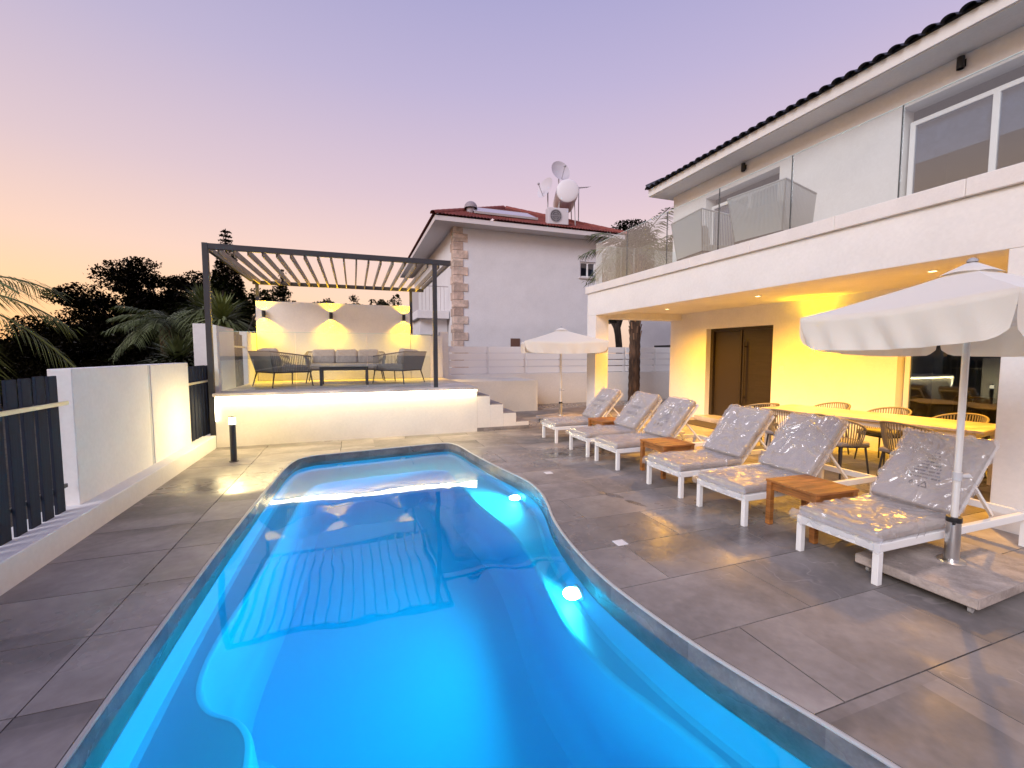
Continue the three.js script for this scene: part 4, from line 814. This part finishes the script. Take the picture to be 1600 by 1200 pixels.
  { const f = sub(sp, 'panel'); f.rotation.x = Math.atan(S); part(f, 'glass_cover', bx(-1.25, 1.25, 0.03, 0.075, -0.55, 0.55, 0.01), mat([0.42, 0.36, 0.42], 0.12)); part(f, 'rim', merge([bx(-1.28, 1.28, 0.0, 0.08, 0.55, 0.59), bx(-1.28, 1.28, 0.0, 0.08, -0.59, -0.55)]), mat([0.6, 0.6, 0.6], 0.4)); }
  const tk = thing('water_tank', 'white cylindrical water tank on a stand on the red neighbour roof', 'water tank', null, [8.2, RY(0, -16.5), -16.5], -0.35);
  part(tk, 'tank', new THREE.CylinderGeometry(0.45, 0.45, 1.5, 32).rotateX(Math.PI / 2).translate(0.1, 1.12, -0.2), mat([0.72, 0.68, 0.70], 0.45));
  part(tk, 'tank_end', new THREE.SphereGeometry(0.45, 28, 10, 0, Math.PI * 2, 0, Math.PI / 2).scale(1, 0.18, 1).rotateX(Math.PI / 2).translate(0.1, 1.12, 0.55), mat([0.72, 0.68, 0.70], 0.45));
  for (const [a, b] of [[-1, 1], [1, 1], [-1, -1], [1, -1]]) part(tk, 'stand_leg', rod(V(0.1 + a * 0.35, -0.25, -0.2 + b * 0.5), V(0.1 + a * 0.3, 0.85, -0.2 + b * 0.5), 0.022), mat([0.5, 0.48, 0.48], 0.5));
  const dish = (label, at, turn, tilt, r, mast) => {
    const o = thing('satellite_dish', label, 'satellite dish', 'satellite dishes on the neighbour roof', at, turn);
    part(o, 'mast', rod(V(0, -0.3, 0), V(0, mast, 0), 0.025), mat([0.42, 0.40, 0.42], 0.5));
    const pts = []; for (let i = 0; i <= 10; i++) { const q = i / 10; pts.push(new THREE.Vector2(Math.max(0.001, q * r), q * q * r * 0.22)); }
    const place = (g) => g.rotateX(Math.PI / 2 - tilt).translate(0, mast + 0.05, 0.08);
    part(o, 'reflector', place(new THREE.LatheGeometry(pts, 32)), mat([0.58, 0.54, 0.58], 0.6));
    part(o, 'feed_arm', place(merge([rod(V(0, 0.05, r * 0.9), V(0, r * 1.0, r * 0.12), 0.014), new THREE.SphereGeometry(0.05, 10, 8).translate(0, r * 1.02, r * 0.08)])), mat([0.4, 0.38, 0.4], 0.5));
  };
  dish('round satellite dish facing the pool above the white water tank', [8.0, RY(0, -16.55), -16.55], 0.05, 0.25, 0.42, 1.95);
  dish('satellite dish seen edge on beside the white water tank', [7.45, RY(0, -16.4), -16.4], -1.25, 0.3, 0.42, 1.25);
  const ac = thing('air_conditioner', 'grey outdoor air conditioner unit below the water tank on the neighbour roof', 'air conditioner', null, [7.55, RY(0, -15.75) + 0.02, -15.75], -0.1);
  part(ac, 'casing', bx(-0.42, 0.42, 0.0, 0.62, -0.16, 0.16, 0.02), mat([0.62, 0.58, 0.60], 0.5));
  part(ac, 'fan_grille', merge([new THREE.TorusGeometry(0.235, 0.012, 6, 28), new THREE.TorusGeometry(0.16, 0.007, 5, 24), new THREE.TorusGeometry(0.09, 0.007, 5, 20), rod(V(-0.23, 0, 0), V(0.23, 0, 0), 0.007), rod(V(0, -0.23, 0), V(0, 0.23, 0), 0.007)]).translate(-0.1, 0.31, 0.172), mat([0.4, 0.38, 0.4], 0.5));
  part(ac, 'fan', new THREE.CylinderGeometry(0.22, 0.22, 0.004, 28).rotateX(Math.PI / 2).translate(-0.1, 0.31, 0.163), mat([0.12, 0.11, 0.12], 0.6));
  const an = thing('tv_antenna', 'thin comb shaped antenna on a mast behind the water tank', 'antenna', null, [9.0, RY(0, -16.7), -16.7], 0.5);
  part(an, 'mast', rod(V(0, -0.3, 0), V(0, 1.55, 0), 0.02), mat([0.35, 0.33, 0.35], 0.5));
  part(an, 'boom', rod(V(-0.5, 1.35, 0), V(0.75, 1.75, 0), 0.014), mat([0.35, 0.33, 0.35], 0.5));
  part(an, 'elements', merge(Array.from({ length: 9 }, (_, i) => { const t = i / 8, p = V(-0.5, 1.35, 0).lerp(V(0.75, 1.75, 0), t); return rod(p.clone().add(V(0, 0, -0.22 + 0.1 * t)), p.clone().add(V(0, 0, 0.22 - 0.1 * t)), 0.006, 0.006, 5); })), mat([0.35, 0.33, 0.35], 0.5));
  const vc = thing('roof_vent', 'small round grey vent cap on the corner of the neighbour roof', 'vent', null, [4.3, RY(0, -16.5) - 0.05, -16.5]);
  part(vc, 'pipe', new THREE.CylinderGeometry(0.16, 0.16, 0.5, 18), mat([0.3, 0.25, 0.27], 0.6)); part(vc, 'cap', new THREE.SphereGeometry(0.25, 18, 10, 0, Math.PI * 2, 0, 1.6).translate(0, 0.25, 0), mat([0.3, 0.25, 0.27], 0.6));
}
{ // dark flat canopy seen beyond the palm trunk
  const o = thing('car_shade', 'dark flat shade roof showing above the louvred fence beside the palm trunk', 'shade roof');
  part(o, 'roof_sheet', bx(11.1, 14.2, 1.86, 1.93, -14.3, -13.3, 0.01), black);
  part(o, 'post', bx(11.3, 11.36, -0.3, 1.86, -13.5, -13.44), black); part(o, 'post', bx(14.0, 14.06, -0.3, 1.86, -13.5, -13.44), black);
}

// ---------------------------------------------------------------- trees and palms
const bark = mat([0.09, 0.06, 0.04], 0.95, { bumpMap: rep(nz, 3), bumpScale: 0.02, map: rep(nz, 2) });
const leafMats = [[0.06, 0.065, 0.022], [0.09, 0.075, 0.036], [0.085, 0.11, 0.025], [0.15, 0.18, 0.035]].map((c) => mat(c, 0.75, { phys: true, transmission: 0.25, thickness: 0 }));
// leaves as small bent quads in clumps; clumps: [x, y, z, radius, flatten]
function leafCloud(clumps, per, size, fill = 0.55) {
  const pos = [], nor = [];
  const a = V(), b = V(), c = V(), d = V(), n = V();
  for (const [cx, cy, cz, r, fl = 0.75] of clumps) {
    const m = Math.round(per * r * r);
    for (let i = 0; i < m; i++) {
      let x, y, z, q; do { x = rr(-1, 1); y = rr(-1, 1); z = rr(-1, 1); q = Math.hypot(x, y, z); } while (q > 1 || q < fill * rnd());
      const px = cx + x * r * (1 + 0.25 * rr(-1, 1)), py = cy + y * r * fl, pz = cz + z * r, s = size * rr(0.6, 1.4);
      a.set(rr(-1, 1), rr(-1, 1), rr(-1, 1)).normalize(); b.set(rr(-1, 1), rr(-0.6, 0.6), rr(-1, 1)).cross(a).normalize(); n.crossVectors(a, b);
      const w = s * 0.42;
      const P = [[-s * 0.5, 0], [0, w * 0.5], [s * 0.5, 0], [0, -w * 0.5]].map(([u, v]) => [px + a.x * u + b.x * v, py + a.y * u + b.y * v - Math.abs(u) * 0.15, pz + a.z * u + b.z * v]);
      pos.push(...P[0], ...P[1], ...P[2], ...P[0], ...P[2], ...P[3]); for (let k = 0; k < 6; k++) nor.push(n.x, n.y, n.z);
    }
  }
  const g = new THREE.BufferGeometry(); g.setAttribute('position', new THREE.Float32BufferAttribute(pos, 3)); g.setAttribute('normal', new THREE.Float32BufferAttribute(nor, 3)); return g;
}
function broadTree(label, at, h, w, mi, opt = {}) {
  const o = thing(opt.name || 'tree', label, opt.category || 'tree', opt.group || 'trees beyond the boundary', at), limbs = [], clumps = [];
  const th = h * (opt.bare ?? 0.45), top = V(rr(-0.2, 0.2), th, rr(-0.2, 0.2)), r0 = h * 0.022;
  limbs.push(tube([V(0, -0.3, 0), V(rr(-0.1, 0.1), th * 0.5, rr(-0.1, 0.1)), top], r0, 8, 7));
  const n = opt.limbs ?? 9;
  for (let i = 0; i < n; i++) {
    const an = i / n * 6.283 + rr(-0.4, 0.4), el = rr(0.15, 1), rad = w * 0.5 * rr(0.55, 1) * Math.sqrt(1 - 0.55 * el * el), y = lerp(th * 0.8, h * 0.93, el);
    const e = V(Math.cos(an) * rad, y, Math.sin(an) * rad), st = V(0, th * rr(0.6, 1), 0).add(V(top.x * 0.6, 0, top.z * 0.6));
    limbs.push(tube([st, st.clone().lerp(e, 0.5).add(V(0, rr(0.05, 0.25) * h * 0.2, 0)), e], r0 * 0.4, 6, 5));
    const cr = (opt.clump ?? 0.2) * w * rr(0.75, 1.3);
    clumps.push([e.x, e.y, e.z, cr, opt.flat ?? 0.62]);
    for (let k = 0; k < 3; k++) { const q = st.clone().lerp(e, rr(0.5, 1.15)); clumps.push([q.x + rr(-1, 1) * cr, q.y + rr(-0.5, 0.6) * cr, q.z + rr(-1, 1) * cr, cr * rr(0.45, 0.8), opt.flat ?? 0.62]); }
  }
  if (opt.core) clumps.push([0, h * 0.6, 0, w * 0.28, 0.9], [w * 0.1, h * 0.45, 0, w * 0.3, 0.8], [-w * 0.12, h * 0.4, w * 0.1, w * 0.28, 0.8]);
  part(o, 'trunk', merge(limbs), bark);
  part(o, 'crown', leafCloud(clumps, opt.per ?? 900, opt.leaf ?? 0.14), leafMats[mi]);
  return o;
}
function bush(label, at, h, w, mi, opt = {}) {
  const o = thing('bush', label, 'bush', opt.group || 'bushes beyond the boundary', at), clumps = [], stems = [];
  for (let i = 0; i < 12; i++) { const an = rnd() * 6.283, r = w * 0.42 * Math.sqrt(rnd()), y = rr(0.25, 0.85) * h * (1 - 0.35 * r / w); clumps.push([Math.cos(an) * r, y, Math.sin(an) * r, w * rr(0.14, 0.24), 0.8]); stems.push(rod(V(0, -0.3, 0), V(Math.cos(an) * r, y, Math.sin(an) * r), 0.025, 0.008, 5)); }
  part(o, 'stems', merge(stems), bark); part(o, 'foliage', leafCloud(clumps, opt.per ?? 900, opt.leaf ?? 0.12, 0.4), leafMats[mi]);
  return o;
}
// a frond: bent stalk with leaflets both sides
function frond(list, stalk, base, dir, L, droop, leaf, n = 34, wide = 0.022, lift = 0.35) {
  const side = V(0, 1, 0).cross(dir).normalize(), pts = [], at = (t) => base.clone().addScaledVector(dir, L * t * (1 - 0.12 * t * droop)).add(V(0, L * (lift * t - droop * t * t), 0));
  for (let i = 0; i <= 8; i++) pts.push(at(i / 8));
  stalk.push(tube(pts, 0.014, 10, 5));
  for (let i = 3; i <= n; i++) for (const s of [-1, 1]) {
    const t = i / n, p = at(t), q = at(Math.min(1, t + 0.02)), fw = q.sub(p).normalize(); if (t >= 0.98) fw.copy(dir);
    const l = leaf * (0.55 + 0.75 * Math.sin(Math.PI * Math.min(1, t * 0.95))) * rr(0.85, 1.15), tip = p.clone().addScaledVector(side, s * l * 0.75).addScaledVector(fw, l * 0.6).add(V(0, -l * rr(0.25, 0.6), 0)), m = p.clone().lerp(tip, 0.5).add(V(0, l * 0.14, 0)), w = wide * rr(0.8, 1.2);
    const a = fw.clone().multiplyScalar(w);
    list.push(p.x, p.y, p.z, m.x + a.x, m.y + a.y, m.z + a.z, m.x - a.x, m.y - a.y, m.z - a.z, m.x + a.x, m.y + a.y, m.z + a.z, tip.x, tip.y, tip.z, m.x - a.x, m.y - a.y, m.z - a.z);
  }
}
function palm(label, at, trunkH, L, count, mi, opt = {}) {
  const o = thing('palm_tree', label, 'palm tree', opt.group || 'palms', at), tri = [], st = [], top = V(0, trunkH, 0);
  for (let i = 0; i < count; i++) { const an = i * 2.399 + rr(-0.2, 0.2), k = i / count; frond(tri, st, top.clone().add(V(0, 0.1 * k, 0)), V(Math.cos(an), 0, Math.sin(an)), L * rr(0.85, 1.1), lerp(0.85, 0.35, k) * rr(0.8, 1.2), opt.leaf ?? 0.42, opt.n ?? 34, opt.wide ?? 0.02, lerp(0.1, 0.75, k)); }
  const g = new THREE.BufferGeometry(); g.setAttribute('position', new THREE.Float32BufferAttribute(tri, 3)); g.computeVertexNormals();
  part(o, 'fronds', g, leafMats[mi]); part(o, 'stalks', merge(st), leafMats[mi]);
  trunk(o, trunkH, opt.r ?? 0.14);
  return o;
}
function trunk(o, h, r) { // ringed trunk with stubs of cut fronds
  const pts = []; for (let i = 0; i <= 40; i++) { const t = i / 40; pts.push(new THREE.Vector2(r * (1.15 - 0.25 * t + 0.09 * (i % 2)) * (t > 0.8 ? 1 + (t - 0.8) * 1.6 : 1), -0.3 + (h + 0.3) * t)); }
  part(o, 'trunk', new THREE.LatheGeometry(pts, 14), mat([0.17, 0.10, 0.065], 0.95, { bumpMap: rep(nz, 4), bumpScale: 0.03, map: rep(nz, 3) }));
  const stubs = []; for (let i = 0; i < 60; i++) { const a = i * 2.4, y = h * (0.45 + 0.55 * i / 60), rr0 = r * 1.05; stubs.push(bar(V(Math.cos(a) * rr0, y - 0.12, Math.sin(a) * rr0), V(Math.cos(a) * (rr0 + 0.045), y + 0.08, Math.sin(a) * (rr0 + 0.045)), 0.05, 0.02)); }
  part(o, 'frond_stubs', merge(stubs), mat([0.20, 0.12, 0.075], 0.95));
}
function spiky(label, at, h, L, n, mi) { // yucca: a head of stiff sword leaves
  const o = thing('yucca', label, 'yucca', 'yuccas beside the terrace', at), tri = [];
  for (let i = 0; i < n; i++) {
    const an = rnd() * 6.283, el = rr(-0.75, 1.35), l = L * rr(0.75, 1.1), d = V(Math.cos(an) * Math.cos(el), Math.sin(el), Math.sin(an) * Math.cos(el)), s = V(-Math.sin(an), 0, Math.cos(an)).multiplyScalar(0.03);
    const b = V(0, h, 0).addScaledVector(d, 0.06), m = b.clone().addScaledVector(d, l * 0.5).add(V(0, -0.02, 0)), t = b.clone().addScaledVector(d, l).add(V(0, -l * 0.22, 0));
    tri.push(...b.clone().sub(s).toArray(), ...b.clone().add(s).toArray(), ...m.clone().add(s).toArray(), ...b.clone().sub(s).toArray(), ...m.clone().add(s).toArray(), ...m.clone().sub(s).toArray(), ...m.clone().sub(s).toArray(), ...m.clone().add(s).toArray(), ...t.toArray());
  }
  const g = new THREE.BufferGeometry(); g.setAttribute('position', new THREE.Float32BufferAttribute(tri, 3)); g.computeVertexNormals();
  part(o, 'leaves', g, leafMats[mi]); part(o, 'trunk', rod(V(0, -0.3, 0), V(0, h, 0), 0.13, 0.10, 10), bark);
}
// pixel of the photograph -> a place on the ground at a chosen depth in front of the camera
const cosY = Math.cos(YAW), sinY = Math.sin(YAW);
const place = (px, depth, y = -0.3) => { const s = (px - 800) / 682 * depth; return [sinY * depth + cosY * s, y, -cosY * depth + sinY * s]; };
const up = (py, depth) => 1.6 + (553 - py) / 682 * depth; // height seen at that pixel row

broadTree('big dark spreading tree with layered crown against the orange sky', place(222, 24), up(418, 24), 6.6, 1, { core: true, per: 800, leaf: 0.17, limbs: 11, clump: 0.17, bare: 0.3 });
broadTree('tall airy tree with flat topped tufts rising behind the big dark tree', place(258, 30), up(400, 30), 6.4, 1, { per: 420, leaf: 0.2, limbs: 10, clump: 0.13, bare: 0.6, flat: 0.4 });
broadTree('dark rounded tree low against the sunset behind the slat fence', place(48, 20), up(505, 20), 6.0, 1, { core: true, per: 900, leaf: 0.16, bare: 0.2, clump: 0.22 });
broadTree('dark bushy tree filling the gap behind the white wall panel', place(150, 17), up(520, 17), 4.6, 1, { core: true, per: 900, leaf: 0.15, bare: 0.15, clump: 0.24 });
broadTree('dense dark tree behind the slat fence next to the terrace', place(272, 19), up(478, 19), 3.6, 0, { core: true, per: 900, leaf: 0.15, bare: 0.15, clump: 0.24 });
broadTree('leafy tree showing through the pergola above the yucca', place(372, 22), up(425, 22), 4.6, 2, { per: 520, leaf: 0.18, bare: 0.3, clump: 0.17, limbs: 10 });
[[425, 26, 452, 3.2], [470, 30, 455, 3.0], [505, 34, 462, 3.2], [548, 36, 462, 2.6], [612, 30, 456, 2.8]].forEach(([px, d, py, w], i) => broadTree(['small tree over the terrace wall beside the first wall light', 'dark tree over the terrace wall between two wall lights', 'low dark tree over the middle of the terrace wall', 'feathery small tree over the terrace wall past the middle light', 'dark tree over the terrace wall beside the neighbour balcony'][i], place(px, d), up(py, d), w, i % 2 ? 1 : 2, { per: 420, leaf: 0.2, bare: 0.35, clump: 0.2, limbs: 8 }));
for (const [px, d, py, label] of [[362, 34, 362, 'slender conifer with tiered branches rising above the pergola'], [446, 27, 424, 'narrow dark cypress behind the pergola slats']]) {
  const h = up(py, d) + 0.3, o = thing('conifer', label, 'conifer', 'conifers behind the terrace', place(px, d)), cl = [], slim = px > 400;
  for (let i = 0; i < 26; i++) { const t = i / 25, r = (slim ? 0.45 : 1.7) * (1 - t) + (slim ? 0.12 : 0.3), n = slim ? 3 : 6; for (let k = 0; k < n; k++) { const a = k / n * 6.283 + i; cl.push([Math.cos(a) * r * 0.7, h * (slim ? 0.08 + 0.9 * t : 0.25 + 0.73 * t), Math.sin(a) * r * 0.7, Math.max(0.16, r * 0.4), slim ? 1.2 : 0.55]); } }
  part(o, 'trunk', rod(V(0, -0.3, 0), V(0, h, 0), 0.16, 0.03), bark); part(o, 'crown', leafCloud(cl, slim ? 420 : 520, 0.2), leafMats[1]);
}
[[16, 14, 555, 3.2], [95, 13, 548, 3.0], [190, 14, 538, 3.2], [245, 12, 545, 2.4], [300, 11.5, 545, 2.0]].forEach(([px, d, py, w], i) => bush(['dark bush behind the slat fence at the open side', 'dark bush behind the open end of the white wall', 'dark bush above the middle of the white wall panel', 'grassy dark bush above the jointed half of the white wall', 'dark bush beside the tall white pier'][i], place(px, d), up(py, d) + 0.3, w, i === 3 ? 2 : 1));
palm('feathery palm with long drooping fronds leaning over the slat fence', place(-150, 6.2), 2.75, 2.1, 13, 3, { leaf: 0.46, n: 44, wide: 0.010, r: 0.16 });
palm('green palm rising behind the jointed half of the white wall', place(262, 15), 2.9, 1.5, 24, 2, { leaf: 0.4, r: 0.12 });
spiky('yucca with a round head of sword leaves beside the terrace side wall', place(352, 13.6), up(485, 13.6), 1.15, 260, 3);
spiky('smaller yucca showing behind the pergola post and slat screen', place(322, 15.0), up(470, 15), 1.1, 220, 2);
spiky('low spiky plant behind the slat fence next to the terrace', place(280, 12.5), up(548, 12.5), 1.0, 200, 2);
{ // palm by the patio: only its trunk and the lowest fronds show
  palm('tall palm with a rough brown trunk standing in the gap behind the patio column', [8.6, 0, -12.05], 4.75, 1.9, 20, 2, { leaf: 0.4, r: 0.16 });
}
[[1010, 24, 322, 5.2], [965, 30, 352, 3.6], [1100, 22, 330, 5]].forEach(([px, d, py, w], i) => broadTree(['leafy tree behind the balcony glass with branches against the sky', 'smaller tree beyond the red roof end beside the balcony glass', 'tree hidden mostly by the upper storey of the villa'][i], place(px, d), up(py, d), w, 2, { per: 480, leaf: 0.18, bare: 0.4, clump: 0.17, limbs: 10 }));

renderer.render(scene, camera);
